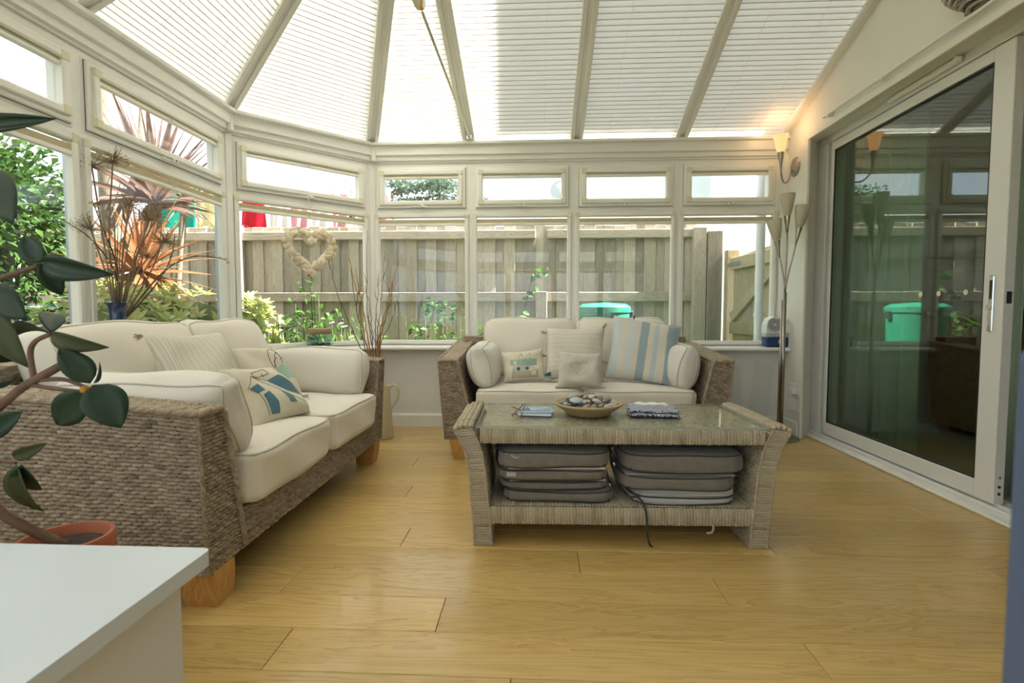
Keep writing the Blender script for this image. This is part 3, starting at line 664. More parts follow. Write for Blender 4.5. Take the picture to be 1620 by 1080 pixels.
# house wall on the right with the sliding door opening
def wallpoly(name, pin, pout, x0, x1, mat):
    n = len(pin); vs = [(x0, y, z) for y, z in pin] + [(x1, y, z) for y, z in pout]
    o = MB().add(vs, [tuple(range(n)), tuple(range(n, 2 * n))[::-1]] + [(i, (i + 1) % n, (i + 1) % n + n, i + n) for i in range(n)]).build(name, mat); clean_normals(o.data); return struct(o)
ROOFS = .39; RY = 2.10; RZ = 2.12 + ROOFS * (3.96 - RY)
def roofz(y): return 2.12 + (ROOFS * (3.96 - y) if y > RY else (RZ - 2.12) * (y - FY) / (RY - FY))
top = [(4.05, roofz(4.05) + .1), (RY, RZ + .14), (FY - .1, roofz(FY) + .1)]
wallpoly('wall_right', [(4.05, 0), (4.05, top[0][1]), top[1], top[2], (FY - .1, 0), (.55, 0), (.55, 2.016), (3.62, 2.016), (3.62, 0)],
         [(4.05, 0), (4.05, top[0][1]), top[1], top[2], (FY - .1, 0), (.55, 0), (.55, 2.04), (3.77, 2.04), (3.77, 0)], RX, 1.95, 'plaster')
struct(MB().box(RX - .016, RX + .01, 3.65, 3.88, 0, .1, .004).build('baseboard_right', 'gloss'))
# casing around the opening
cb = MB(); cb.box(RX - .008, RX + .01, .5, 3.66, 2.016, 2.05, .003); cb.box(RX - .008, RX + .01, 3.62, 3.66, 0, 2.016, .003); struct(cb.build('trim_60', 'plaster'))
# curtain pole left on the casing, with its brackets, and the vent strip under it
cr = empty('curtain_rail', (RX, 2.9, 2.08)); tag(cr, 'slim white curtain rail fixed to the wall above the sliding glass door', 'curtain rail')
MB().tube([(-.03, -1.9, 0), (-.03, .5, 0)], .0085, 10).build('rail', 'white_plastic', cr, 50)
for yy in (.45, -.05, -.9):
    MB().box(-.036, .0, yy - .012, yy + .012, -.016, .016, .004).build('bracket', 'white_plastic', cr)
tv = empty('trickle_vent', (1.925, 2.75, 2.018)); tag(tv, 'long thin trickle vent on the sliding door head', 'vent')
MB().box(-.014, .012, -.22, .26, -.013, .013, .004).build('body', 'upvc_trim', tv); MB().lathe([(0, -.012), (.012, -.012), (.014, 0), (.012, .012), (0, .012)], 12, Matrix.Translation((-.014, -.22, 0)) @ Matrix.Rotation(PI / 2, 4, 'Y')).build('end_cap', 'upvc_trim', tv)

# sliding door: fixed frame, threshold, sliding leaf pushed to the far side
D = empty('door_1', (1.94, 3.0, 0)); struct(D)
fr = MB(); fr.box(0, .1, .64, .77, .036, 1.99, .003); fr.box(0, .1, -2.4, .77, 1.99, 2.04, .003); fr.box(-.012, .13, -2.4, .77, 0, .036, .004); fr.box(.02, .03, -2.4, .65, .036, .048); fr.box(.07, .08, -2.4, .65, .036, .048); fr.box(.05, .1, .605, .64, .036, 1.99, .002)
fr.build('frame', 'alu', D)
wt = MB(); wt.box(-.06, -.008, -2.45, .75, 0, .016, .005); wt.build('threshold', 'plaster', D)
lf = MB(); Y0, Y1, Z0, Z1 = -.73, .60, .044, 1.985
lf.box(.002, .047, Y0, Y0 + .10, Z0, Z1, .003); lf.box(.002, .047, Y1 - .035, Y1, Z0, Z1, .003); lf.box(.002, .047, Y0 + .1, Y1 - .035, Z0, .125, .003); lf.box(.002, .047, Y0 + .1, Y1 - .035, 1.93, Z1, .003)
leaf = lf.build('sliding_leaf', 'alu', D)
MB().box(.018, .022, Y0 + .1, Y1 - .035, .125, 1.93).build('pane', 'door_glass', leaf); 
sb = MB()
for a in ((Y0 + .1, Y0 + .108, .125, 1.93), (Y1 - .043, Y1 - .035, .125, 1.93), (Y0 + .1, Y1 - .035, .125, .133), (Y0 + .1, Y1 - .035, 1.922, 1.93)): sb.box(.006, .014, *a)
sb.build('seal', 'seal', leaf)
hp = MB().box(-.006, .004, Y0 + .04, Y0 + .065, .78, 1.02, .003).build('handle_plate', 'chrome', leaf); MB().box(-.0075, -.004, Y0 + .047, Y0 + .058, .92, 1.0).build('finger_pull', 'seal', hp)
MB().lathe([(0, 0), (.011, 0), (.011, .008), (0, .008)], 14, Matrix.Translation((-.006, Y0 + .052, .885)) @ Matrix.Rotation(-PI / 2, 4, 'Y')).build('lock_cylinder', 'chrome', hp)
for zz in (.09, .12, .16): MB().lathe([(0, 0), (.006, 0), (.006, .002), (0, .002)], 10, Matrix.Translation((.025, Y0 - .0005, zz)) @ Matrix.Rotation(PI / 2, 4, 'X')).build('end_hole', 'seal' if zz < .15 else 'chrome', leaf)
MB().box(.015, .035, Y0 - .002, Y0 + .001, .90, .95).build('strike', 'seal', leaf)
for q in (-.52, -.36, -.24): MB().lathe([(0, 0), (.013, 0), (.013, .001), (0, .001)], 16, Matrix.Translation((.0165, q, .955)) @ Matrix.Rotation(-PI / 2, 4, 'Y')).build('safety_dot', 'upvc_aged', leaf)

# room beyond the sliding door
struct(MB().box(1.95, 5.2, -1.0, 4.3, -.1, 0).build('floor_dining', 'carpet'))
struct(MB().box(5.1, 5.25, -1.0, 4.3, 0, 2.5).build('wall_dining_far', 'room_wall')); struct(MB().box(1.95, 5.2, 4.2, 4.35, 0, 2.5).build('wall_dining_back', 'room_wall'))
struct(MB().box(1.95, 5.2, -1.15, -1.0, 0, 2.5).build('wall_dining_front', 'room_wall')); struct(MB().box(1.95, 5.2, -1.0, 4.3, 2.4, 2.55).build('ceiling_dining', 'room_wall'))
cu = []
def curtain(y0, y1, label, x=2.14):
    vs = []; fs = []; n = int((y1 - y0) / .012)
    for i in range(n + 1):
        y = y0 + (y1 - y0) * i / n; xx = x + .028 * math.sin(i * .55) + .01 * math.sin(i * .21)
        for z in (.03, .7, 1.4, 2.05): vs.append((xx + .004 * math.sin(z * 3 + i), y, z))
    for i in range(n):
        for k in range(3): a = i * 4 + k; fs.append((a, a + 4, a + 5, a + 1))
    o = MB().add(vs, fs).build('curtain', 'curtain', None, True); m = o.modifiers.new('thick', 'SOLIDIFY'); m.thickness = .003
    tag(o, label, 'curtain', 'curtains behind the sliding door'); return o
curtain(3.02, 3.72, 'pale green curtain hanging behind the far half of the sliding door glass'); curtain(2.36, 2.44, 'narrow edge of pale green curtain beside the door stile with the handle', 2.10)
# sideboard, picture and ornaments seen through the open gap
sbd = empty('sideboard', (3.55, 3.55, 0)); tag(sbd, 'dark oak sideboard in the room beyond the open sliding door', 'sideboard')
MB().box(-.6, .8, -.35, .5, .05, .84, .006).build('body', 'oak_dark', sbd); MB().box(-.64, .84, -.39, .54, .84, .875, .006).build('top', 'oak_dark', sbd)
for q in range(3):
    dd = MB().box(-.57 + q * .46, -.14 + q * .46, -.372, -.35, .1, .8, .006).build('door', 'oak_dark', sbd); MB().lathe([(0, 0), (.014, .004), (.016, .02), (0, .026)], 12, Matrix.Translation((-.19 + q * .46, -.372, .5)) @ Matrix.Rotation(PI / 2, 4, 'X')).build('knob', 'steel', dd)
for zz, h in ((0, 0),):
    MB().box(-.6, -.54, -.35, -.29, 0, .05).build('foot', 'oak_dark', sbd); MB().box(.74, .8, -.35, -.29, 0, .05).build('foot', 'oak_dark', sbd)
pf = empty('picture_frame', (3.75, 4.19, 1.1)); tag(pf, 'small white picture of a standing figure on the wall beyond the door', 'picture')
MB().box(-.14, .14, -.02, 0, -.2, .2, .004).build('frame', 'paper_white', pf); MB().box(-.03, .03, -.023, -.019, -.12, .10, .002).build('print', 'print_ink', pf)
jr = MB().lathe([(0, 0), (.05, 0), (.06, .05), (.05, .12), (.03, .15), (.035, .17)], 20).build('glass_jar', 'jar_glass', None, True); jr.location = (3.3, 3.4, .876); tag(jr, 'clear glass jar standing on the oak sideboard beyond the door', 'jar')
# wall lines (dado shelf) beyond
shf = MB().box(2.2, 5.1, 4.1, 4.2, 1.28, 1.31); shf.box(2.2, 5.1, 4.12, 4.2, 1.18, 1.2); struct(shf.build('trim_70', 'room_wall'))

# house above and around (casts the shade on the roof)
HX = 2.12; tz = SUN.z / SUN.x
def Htop(y): return roofz(min(y, 3.7)) + (HX + .30) * tz - .05
vsH = []; ys = [3.83, 2.1, -6]
hb = MB(); zz = [Htop(3.83), Htop(2.4) + .0, Htop(2.4) + 2.0]
hb.add([(HX, 3.83, 2.62), (HX, 2.1, 2.62), (HX, -6, 2.62), (HX, 3.83, zz[0]), (HX, 2.1, zz[1] + .05), (HX, -6, zz[2]), (9, 3.83, 2.62), (9, 2.1, 2.62), (9, -6, 2.62), (9, 3.83, zz[0]), (9, 2.1, zz[1] + .05), (9, -6, zz[2])],
       [(0, 3, 4, 1), (1, 4, 5, 2), (6, 7, 10, 9), (7, 8, 11, 10), (0, 6, 9, 3), (2, 5, 11, 8), (3, 9, 10, 4), (4, 10, 11, 5), (0, 1, 7, 6), (1, 2, 8, 7)])
ho = hb.build('wall_house_upper', 'render_white'); clean_normals(ho.data); struct(ho)
struct(MB().box(5.25, 9, -6, 3.83, -.2, 2.62).build('wall_house_lower', 'render_white')); struct(MB().box(1.95, 9, -6, -1.15, -.2, 2.62).build('wall_house_side', 'render_white'))

# ------------------------------------------------------------------ roof
CE = empty('ceiling', (0, 0, 2.12)); struct(CE)
RE = Vector((-.51, RY, RZ)); RR = Vector((RX, RY, RZ))
def eave(i, x=None):
    p = PER[i]; return Vector((p[0], p[1], 2.12))
def bar(name, a, b, wd, dp, up, mat, parent, c=.004, lift=0.):
    """box bar from a to b, wd across, dp deep below the roof plane normal 'up'"""
    a = Vector(a); b = Vector(b); t = (b - a); L = t.length; t.normalize(); up = (up - t * up.dot(t)).normalized(); sd = t.cross(up)
    m4 = Matrix((( t.x, sd.x, up.x, a.x), (t.y, sd.y, up.y, a.y), (t.z, sd.z, up.z, a.z - (CE.location.z if parent == CE else 0)), (0, 0, 0, 1)))
    o = MB().box(0, L, -wd / 2, wd / 2, -dp + lift, lift, c).build(name, mat, parent, None, m4); return o
UPZ = Vector((0, 0, 1))
bx = [-.51, .285, 1.045]
rafters = []
for x in bx: rafters.append((Vector((x, 3.96, 2.12)), Vector((x, RY, RZ))))
for x in bx: rafters.append((Vector((x, FY, 2.12)), Vector((x, RY, RZ))))
for i in (1, 2, 3, 4): rafters.append((eave(i), RE))
rafters.append((Vector((-1.965, 2.17, 2.12)), RE)); rafters.append((Vector((-1.965, 1.085, 2.12)), RE))
for a, b in rafters:
    bar('rafter', a, b, .034, .05, UPZ, 'upvc', CE, .003, .05); bar('rafter_cap', a, b, .05, .012, UPZ, 'upvc_aged', CE, .003, .062)
bar('ridge', RE, RR, .09, .09, UPZ, 'upvc', CE, .006, .05)
bar('wall_plate', (RX - .012, 3.96, 2.12), (RX - .012, RY, RZ), .03, .05, UPZ, 'upvc', CE, .003, .05); bar('wall_plate', (RX - .012, FY, 2.12), (RX - .012, RY, RZ), .03, .05, UPZ, 'upvc', CE, .003, .05)
def roof_panel(E0, E1, T0, T1, label, front=False):
    """one roof bay: pleated blind in its slim frame, clear glazing above"""
    E0, E1, T0, T1 = map(Vector, (E0, E1, T0, T1))
    nrm = (E1 - E0).cross(T0 - E0).normalized()
    if nrm.z < 0: nrm = -nrm
    ctr = (E0 + E1 + T0 + T1) / 4
    if front: par = CE; off = Vector((0, 0, CE.location.z))
    else: par = empty('roof_blind', E0); off = E0; tag(par, label, 'blind', 'pleated blinds under the glass roof')
    ex = (E1 - E0).normalized(); hyp = max((T0 - E0).length, (T1 - E1).length)
    def Lp(t): return E0 + (T0 - E0) * t
    def Rp(t): return E1 + (T1 - E1) * t
    def shrink(l, r, g):
        d = (r - l).length
        if d < 2 * g + .01: return None
        return l + ex * g, r - ex * g
    # slant of bars widens the inset measured along the eave
    gl = .03 / max(.35, abs((T0 - E0).normalized().cross(ex).length)); gr = .03 / max(.35, abs((T1 - E1).normalized().cross(ex).length))
    vs = []; fs = []; h = .0135; st = .019; t = .028 / hyp; k = 0; dt = st / hyp
    while t < .985:
        l, r = Lp(t), Rp(t); d = (r - l).length
        if d < gl + gr + .03: break
        o_ = nrm * (.018 + (h if k % 2 else -h))
        vs += [l + ex * gl + o_ - off, r - ex * gr + o_ - off]
        if k: a = (k - 1) * 2; fs.append((a, a + 1, a + 3, a + 2))
        k += 1; t += dt * (1.35 if k % 2 else .65)
    fab = MB().add(vs, fs); fab.cur = 1; up_ = (T0 + T1 - E0 - E1).normalized()       # doubled cloth along each lower fold
    for q in range(0, k, 2):
        a, b = vs[2 * q] - nrm * .0015, vs[2 * q + 1] - nrm * .0015; fab.add([a, b, b + up_ * .0055 + nrm * .002, a + up_ * .0055 + nrm * .002], [(0, 1, 2, 3)])
    fab.build('blind_fabric', ['blind', 'blind_fold'], par)
    if not front:
        # frame rails along both bars and the eave, guide wires
        for (a, b, s_) in ((E0, T0, 1), (E1, T1, -1)):
            g = ex * (s_ * (gl if s_ > 0 else gr) * 1.05); bb = a + (b - a) * min(1, .97)
            if (b - a).length > 0: bar2('side_rail', a + g + nrm * .0 - off, bb + g * .8 - off, .03, .02, nrm, 'upvc', par)
        a = Lp(.012) + ex * gl - off; b = Rp(.012) - ex * gr - off; bar2('eave_rail', a, b, .032, .026, nrm, 'upvc', par)
        for c in (E0 + ex * .05, E1 - ex * .05): bar2('corner_clip', c + nrm * .001 - off - ex * .022, c + nrm * .001 - off + ex * .022, .044, .03, nrm, 'upvc_aged', par)
        for q in (.3, .7):
            a = Lp(.02) * (1 - q) + Rp(.02) * q; tt = .97 if (T0 - T1).length > .05 else .8; b = Lp(tt) * (1 - q) + Rp(tt) * q
            MB().tube([a + nrm * .006 - off, b + nrm * .006 - off], .0009, 4).build('guide_wire', 'upvc', par)
    # glazing
    g = nrm * .085; vs = [E0 + g - CE.location, E1 + g - CE.location, T1 + g - CE.location, T0 + g - CE.location]
    if (T0 - T1).length < .02: vs = vs[:3]
    MB().add(vs, [tuple(range(len(vs)))]).build('pane', 'roof_glaze', CE)
def bar2(name, a, b, wd, dp, up, mat, parent):
    a = Vector(a); b = Vector(b); t = (b - a); L = t.length; t.normalize(); up = (up - t * up.dot(t)).normalized(); sd = t.cross(up)
    m4 = Matrix(((t.x, sd.x, up.x, a.x), (t.y, sd.y, up.y, a.y), (t.z, sd.z, up.z, a.z), (0, 0, 0, 1)))
    return MB().box(0, L, -wd / 2, wd / 2, -dp / 2, dp / 2, .003).build(name, mat, parent, None, m4)
def V(x, y, z): return Vector((x, y, z))
bxx = bx + [RX - .02]
bl = ['pleated roof blind half in bright sun, from the tie rod bracket to the next rafter', 'shaded pleated roof blind in the middle of the back roof slope', 'shaded pleated roof blind beside the house wall, above the wall light']
for i in range(3):
    roof_panel(V(bxx[i], 3.96, 2.12), V(bxx[i + 1], 3.96, 2.12), V(bxx[i], RY, RZ), V(bxx[i + 1], RY, RZ), bl[i])
    roof_panel(V(bxx[i], FY, 2.12), V(bxx[i + 1], FY, 2.12), V(bxx[i], RY, RZ), V(bxx[i + 1], RY, RZ), '', True)
roof_panel(V(-1.26, 3.96, 2.12), V(-.51, 3.96, 2.12), RE, RE, 'brightest sunlit triangular roof blind crossed by the tie rod')
roof_panel(eave(3), eave(4), RE, RE, 'sunlit triangular pleated roof blind above the shell heart window')
roof_panel(V(-1.965, 2.17, 2.12), eave(3), RE, RE, 'triangular roof blind with broad slanting pleats above the blue vase')
roof_panel(eave(2), V(-1.965, 1.085, 2.12), RE, RE, '', True); roof_panel(V(-1.965, 1.085, 2.12), V(-1.965, 2.17, 2.12), RE, RE, 'roof blind at the top left edge of the picture, barely in view')
roof_panel(eave(1), eave(2), RE, RE, '', True); roof_panel(V(-.51, FY, 2.12), V(-1.26, FY, 2.12), RE, RE, '', True)

# ================================================================== FURNITURE
# ---- wicker sofa: x along its length, front at y=0 facing -y
def make_sofa(name):
    S = empty(name)
    OB, OT, IB, IT = .81, .845, .625, .735; DP = .86; ZB = .118; HF, HB = .585, .655
    for sgn in (-1, 1):
        A = WB()
        def p(x, y, z): return (sgn * x, y, z)
        fob, fot, fib, fit = p(OB, 0, ZB), p(OT, -.012, HF), p(IB, 0, ZB), p(IT, -.012, HF)
        bob, bot, bib, bit = p(OB, DP, ZB), p(OT, DP, HB), p(IB, DP, ZB), p(IT, DP, HB)
        def P4(q, **k):
            A.patch(*q, **k)
        fl_ = sgn > 0
        # outer side, front, top, inner side
        P4((fob, bob, bot, fot) if sgn > 0 else (bob, fob, fot, bot))
        P4((fib, fob, fot, fit) if sgn > 0 else (fob, fib, fit, fot))
        P4((fit, fot, bot, bit) if sgn > 0 else (fot, fit, bit, bot), mode='braid', res=(.0035, .003), amp=.0045)
        P4((bib, fib, fit, bit) if sgn > 0 else (fib, bib, bit, fit), res=(.006, .004))
        c = .008
        A.quadbox([p(IB + c, c, ZB), p(OB - c, c, ZB), p(OB - c, DP - c, ZB), p(IB + c, DP - c, ZB), p(IT + c, c, HF - c), p(OT - c, c, HF - c), p(OT - c, DP - c, HB - c), p(IT + c, DP - c, HB - c)])
        a = A.build('arm', ['seagrass', 'core'], S)
        Rp = WB(); Rp.rope([p(IB + .004, -.004, ZB + .01), fit], .011); Rp.rope([fit, fot], .011); Rp.rope([fot, bot], .011); Rp.rope([fit, bit], .011); Rp.rope([fob, fot], .0065, .022); Rp.build('rope_edge', ['seagrass', 'core'], a)
    B = WB(); x0 = IB + .0
    B.patch((-x0, 0, ZB), (x0, 0, ZB), (x0 + .032, -.003, .25), (-x0 - .032, -.003, .25)); B.patch((-x0, -.002, .245), (x0, -.002, .245), (x0, .7, .245), (-x0, .7, .245), mode='plaitu', res=(.012, .006))
    B.quadbox([(-x0, .008, ZB), (x0, .008, ZB), (x0, .75, ZB), (-x0, .75, ZB), (-x0 - .03, .008, .238), (x0 + .03, .008, .238), (x0 + .03, .75, .238), (-x0 - .03, .75, .238)])
    B.build('seat_rail', ['seagrass', 'core'], S)
    K = WB(); x1 = .80
    K.patch((x1, DP, ZB), (-x1, DP, ZB), (-x1, DP, .69), (x1, DP, .69), res=(.006, .004)); K.patch((-x1, DP - .1, .69), (x1, DP - .1, .69), (x1, DP, .69), (-x1, DP, .69), mode='braid', res=(.006, .004))
    K.patch((-x1, DP - .13, .24), (x1, DP - .13, .24), (x1, DP - .1, .69), (-x1, DP - .1, .69), res=(.008, .005))
    K.quadbox([(-x1, DP - .12, ZB), (x1, DP - .12, ZB), (x1, DP - .006, ZB), (-x1, DP - .006, ZB), (-x1, DP - .09, .684), (x1, DP - .09, .684), (x1, DP - .006, .684), (-x1, DP - .006, .684)])
    K.build('back_panel', ['seagrass', 'core'], S)
    for x in (-.72, .72):
        for y in (.055, DP - .07):
            f = MB(); c = .014 if x > 0 else -.014
            prof = [(.050, .056, .118), (.050, .056, .09), (.048, .054, .06), (.045, .050, .028), (.041, .046, 0)]
            vs = []; fs = []
            for hx, hy, z in prof: vs += [(x - hx + c * (z / .118), y - hy, z), (x + hx + c * (z / .118), y - hy, z), (x + hx + c * (z / .118), y + hy, z), (x - hx + c * (z / .118), y + hy, z)]
            for i in range(4):
                for k in range(4): a_ = i * 4 + k; b_ = i * 4 + (k + 1) % 4; fs.append((a_ + 4, b_ + 4, b_, a_))
            fs += [(0, 1, 2, 3), (19, 18, 17, 16)]; f.add(vs, fs).build('foot', 'beech', S)
    return S
def sofa_cushions(S, seed, arm_h=.34, near_mat='cream_arm'):
    for i, x in enumerate((-.318, .318)):
        box_cushion('seat_cushion', .634, .70, .165, .03, .022, 'cream', S, seed + i, Matrix.Translation((x, .305, .335)), wr=.0035)
        M4 = Matrix.Translation((x * .985, .625, .61)) @ Euler((R(76), 0, R((-2, 3)[i])), 'XYZ').to_matrix().to_4x4()
        box_cushion('back_cushion', .63, .43, .17, .045, .045, 'cream', S, seed + 5 + i, M4, wr=.006, flare=-.03)
    for i, s in enumerate((-1, 1)):
        M4 = Matrix.Translation((s * .60, .315, .552)) @ Euler((0, R(s * 12), R(90)), 'XYZ').to_matrix().to_4x4()
        M4 = Matrix.Translation((s * .598, .30, .538)) @ Matrix.Rotation(R(s * 15), 4, 'Y') @ Matrix.Rotation(R(90), 4, 'Z') @ Matrix.Rotation(R(90), 4, 'X')
        box_cushion('arm_cushion', .58, .272, .12, .05, .045, near_mat, S, seed + 9 + i, M4, wr=.006, flare=-.03)
S1 = make_sofa('wicker_sofa'); tag(S1, 'woven seagrass sofa with cream cushions along the left windows, facing the room', 'sofa', 'seagrass sofas')
S2 = copy_tree(S1); tag(S2, 'woven seagrass sofa with cream cushions under the back windows, behind the coffee table', 'sofa', 'seagrass sofas')
S1.location = (-.925, 2.19, 0); S1.rotation_euler.z = R(90)
S2.location = (.27, 3.0, 0); S2.rotation_euler.z = R(.6)
sofa_cushions(S1, 20); sofa_cushions(S2, 40)

# ---- scatter cushions
def place(o, loc, lean=15, yaw=0, roll=0):
    """stand a cushion: lean back, turn about z, roll in its own plane"""
    o.matrix_local = Matrix.Translation(loc) @ Matrix.Rotation(R(yaw), 4, 'Z') @ Matrix.Rotation(R(-lean), 4, 'X') @ Matrix.Rotation(R(roll), 4, 'Y')
# back sofa: seat top .42
o, f = pillow('cushion', .265, .20, .10, 'print_cloth', None, 61); tag(o, 'small cream cushion with green band, rabbit drawing and dark teal button eyes', 'cushion', 'scatter cushions')
decal('green_band', f, [(-1, -.05), (1, -.15), (1, .28), (-1, .32)], 'print_green', o); decal('sand_band', f, [(-1, -1), (1, -1), (1, -.42), (-1, -.52)], 'sand_cloth', o)
stitch('drawing', f, [[(-.35, -.1), (-.22, .35), (-.08, .75), (-.02, .35), (-.05, .05)], [(.0, .1), (.12, .4), (.34, .72), (.3, .3), (.15, .0)], [(-.45, -.1), (-.55, -.4), (-.3, -.6), (0, -.45), (.3, -.6), (.5, -.4), (.4, -.1)]], 'print_ink', o, .0009)
for bxp, bz in ((-.28, -.32), (.12, -.32)):
    c = f(bxp, bz); q = MB().lathe([(0, 0), (.010, 0), (.011, .003), (.009, .005), (0, .004)], 14, Matrix.Translation(c) @ Matrix.Rotation(PI / 2, 4, 'X')).build('button', 'teal', o, 40)
decal('white_patch', f, [(-.5, -.5), (-.1, -.62), (.42, -.5), (.46, -.14), (0, -.05), (-.48, -.15)], 'linen_pale', o, .0012)
place(o, (-.085, 3.19, .535), 22, 6, -4)
tassel(o, f(.95, -.72), (1, -.3, .1), 'teal', .85); tassel(o, f(.92, -.95), (1, -.4, -.25), 'linen', .8)
o, f = pillow('cushion', .37, .36, .13, stripe_mat('linen_weft', [(0, (.68, .63, .53)), (.22, (.60, .55, .45)), (.34, (.70, .65, .55)), (.61, (.62, .57, .47)), (.74, (.71, .67, .57))], 1, .09), None, 62); tag(o, 'large oatmeal linen cushion with knotted tassels behind the stitched heart cushion', 'cushion', 'scatter cushions')
place(o, (.235, 3.27, .60), 24, -3, 2)
for u, v, d in ((-1, .8, (-1, -.2, .1)), (-1, -.1, (-1, -.3, 0)), (-.95, -.95, (-1, -.4, -.4)), (.9, .95, (.6, -.4, .6)), (1, -.2, (1, -.4, -.6)), (.95, -.97, (1, -.4, -.2))): tassel(o, f(u, v), d, 'linen', .85)
o, f = pillow('cushion', .255, .215, .10, 'linen_pale', None, 63); tag(o, 'small pale linen cushion stitched with a heart outline', 'cushion', 'scatter cushions')
hp_ = [(math.sin(t) ** 3 * .42, .36 * math.cos(t) - .13 * math.cos(2 * t) - .05 * math.cos(3 * t) + .02) for t in np.linspace(0, 2 * PI, 36)]
stitch('heart_stitching', f, [hp_], 'sand_cloth', o, .0012, 2); place(o, (.245, 3.03, .528), 20, 2, 1)
for u, v in ((-.95, -.95), (.95, -.95)): tassel(o, f(u, v), (u, -.5, -.2), 'linen_pale', .5)
o, f = pillow('cushion', .42, .41, .15, 'blue_stripe', None, 64); tag(o, 'large cushion with blue, white and cream vertical stripes leaning on the right', 'cushion', 'scatter cushions')
place(o, (.655, 3.235, .625), 24, -8, 8); tassel(o, f(-.4, .97), (0, -.3, .5), 'teal', .5)
# left sofa (faces +x, so yaw 90)
o, f = pillow('cushion', .40, .38, .14, stripe_mat('linen_rib', [(0, (.67, .62, .52)), (.3, (.58, .53, .43)), (.5, (.70, .66, .56)), (.8, (.62, .57, .47))], 0, .07), None, 66); tag(o, 'ribbed oatmeal linen cushion with a corner tassel on the left sofa', 'cushion', 'scatter cushions')
place(o, (-1.37, 2.04, .615), 30, 80, 2); tassel(o, f(-.97, .9), (-1, -.2, -.3), 'dry_pale', 1.1)
o, f = pillow('cushion', .32, .30, .12, 'print_cloth', None, 67); tag(o, 'cream cushion with a green and black bird drawing, behind the beach hut cushion', 'cushion', 'scatter cushions')
decal('green_patch', f, [(.1, -.35), (.75, -.35), (.85, .05), (.45, .18), (.12, .02)], 'print_green', o); decal('sand_band', f, [(-1, -1), (1, -1), (1, -.62), (-1, -.58)], 'linen_pale', o)
rr_ = [[(.45 + .42 * math.cos(t), .32 + .5 * math.sin(t)) for t in np.linspace(.3, 3.6, 16)], [(.1, .1), (.3, .5), (.55, .65), (.8, .5)], [(.55, .2), (.7, .55), (.95, .7)], [(.5, .35), (.8, .45), (.95, .4)], [(.2, -.1), (.15, .3), (.35, .42)]]
stitch('drawing', f, rr_, 'print_ink', o, .0014); place(o, (-1.26, 2.33, .565), 30, 82, 0); tassel(o, f(.95, -.95), (.6, -.4, -.3), 'linen', .6)
o, f = pillow('cushion', .36, .27, .12, 'print_cloth', None, 68, pipe='piping'); tag(o, 'cream cushion printed with blue beach huts, behind the near arm cushion', 'cushion', 'scatter cushions')
for pg in ([(-.05, .28), (.42, .40), (.78, -.05), (.72, -.42), (.35, -.20)], [(-.82, .10), (-.50, .20), (-.48, -.08), (-.68, -.10)], [(-.60, -.20), (-.40, -.14), (-.28, -.52), (-.34, -.88), (-.58, -.82)], [(.06, -.12), (.30, -.36), (.34, -.70), (.10, -.66)]): decal('print', f, pg, 'print_blue', o, .002)
stitch('drawing', f, [[(-.85, .1), (-.5, .5), (-.05, .28)], [(-.5, .5), (.42, -.5), (.7, -.75)], [(-.4, .62), (.1, .72), (.12, .5), (-.38, .42), (-.4, .62)], [(-.32, .5), (-.3, .36)], [(-.1, .55), (-.08, .4)], [(-.66, -.1), (-.64, -.82)], [(.78, -.05), (.85, -.6)], [(.3, -.36), (.34, -.46), (.2, -.5), (.22, -.6)]], 'print_ink', o, .0011)
place(o, (-1.115, 2.06, .525), 38, 86, 2)

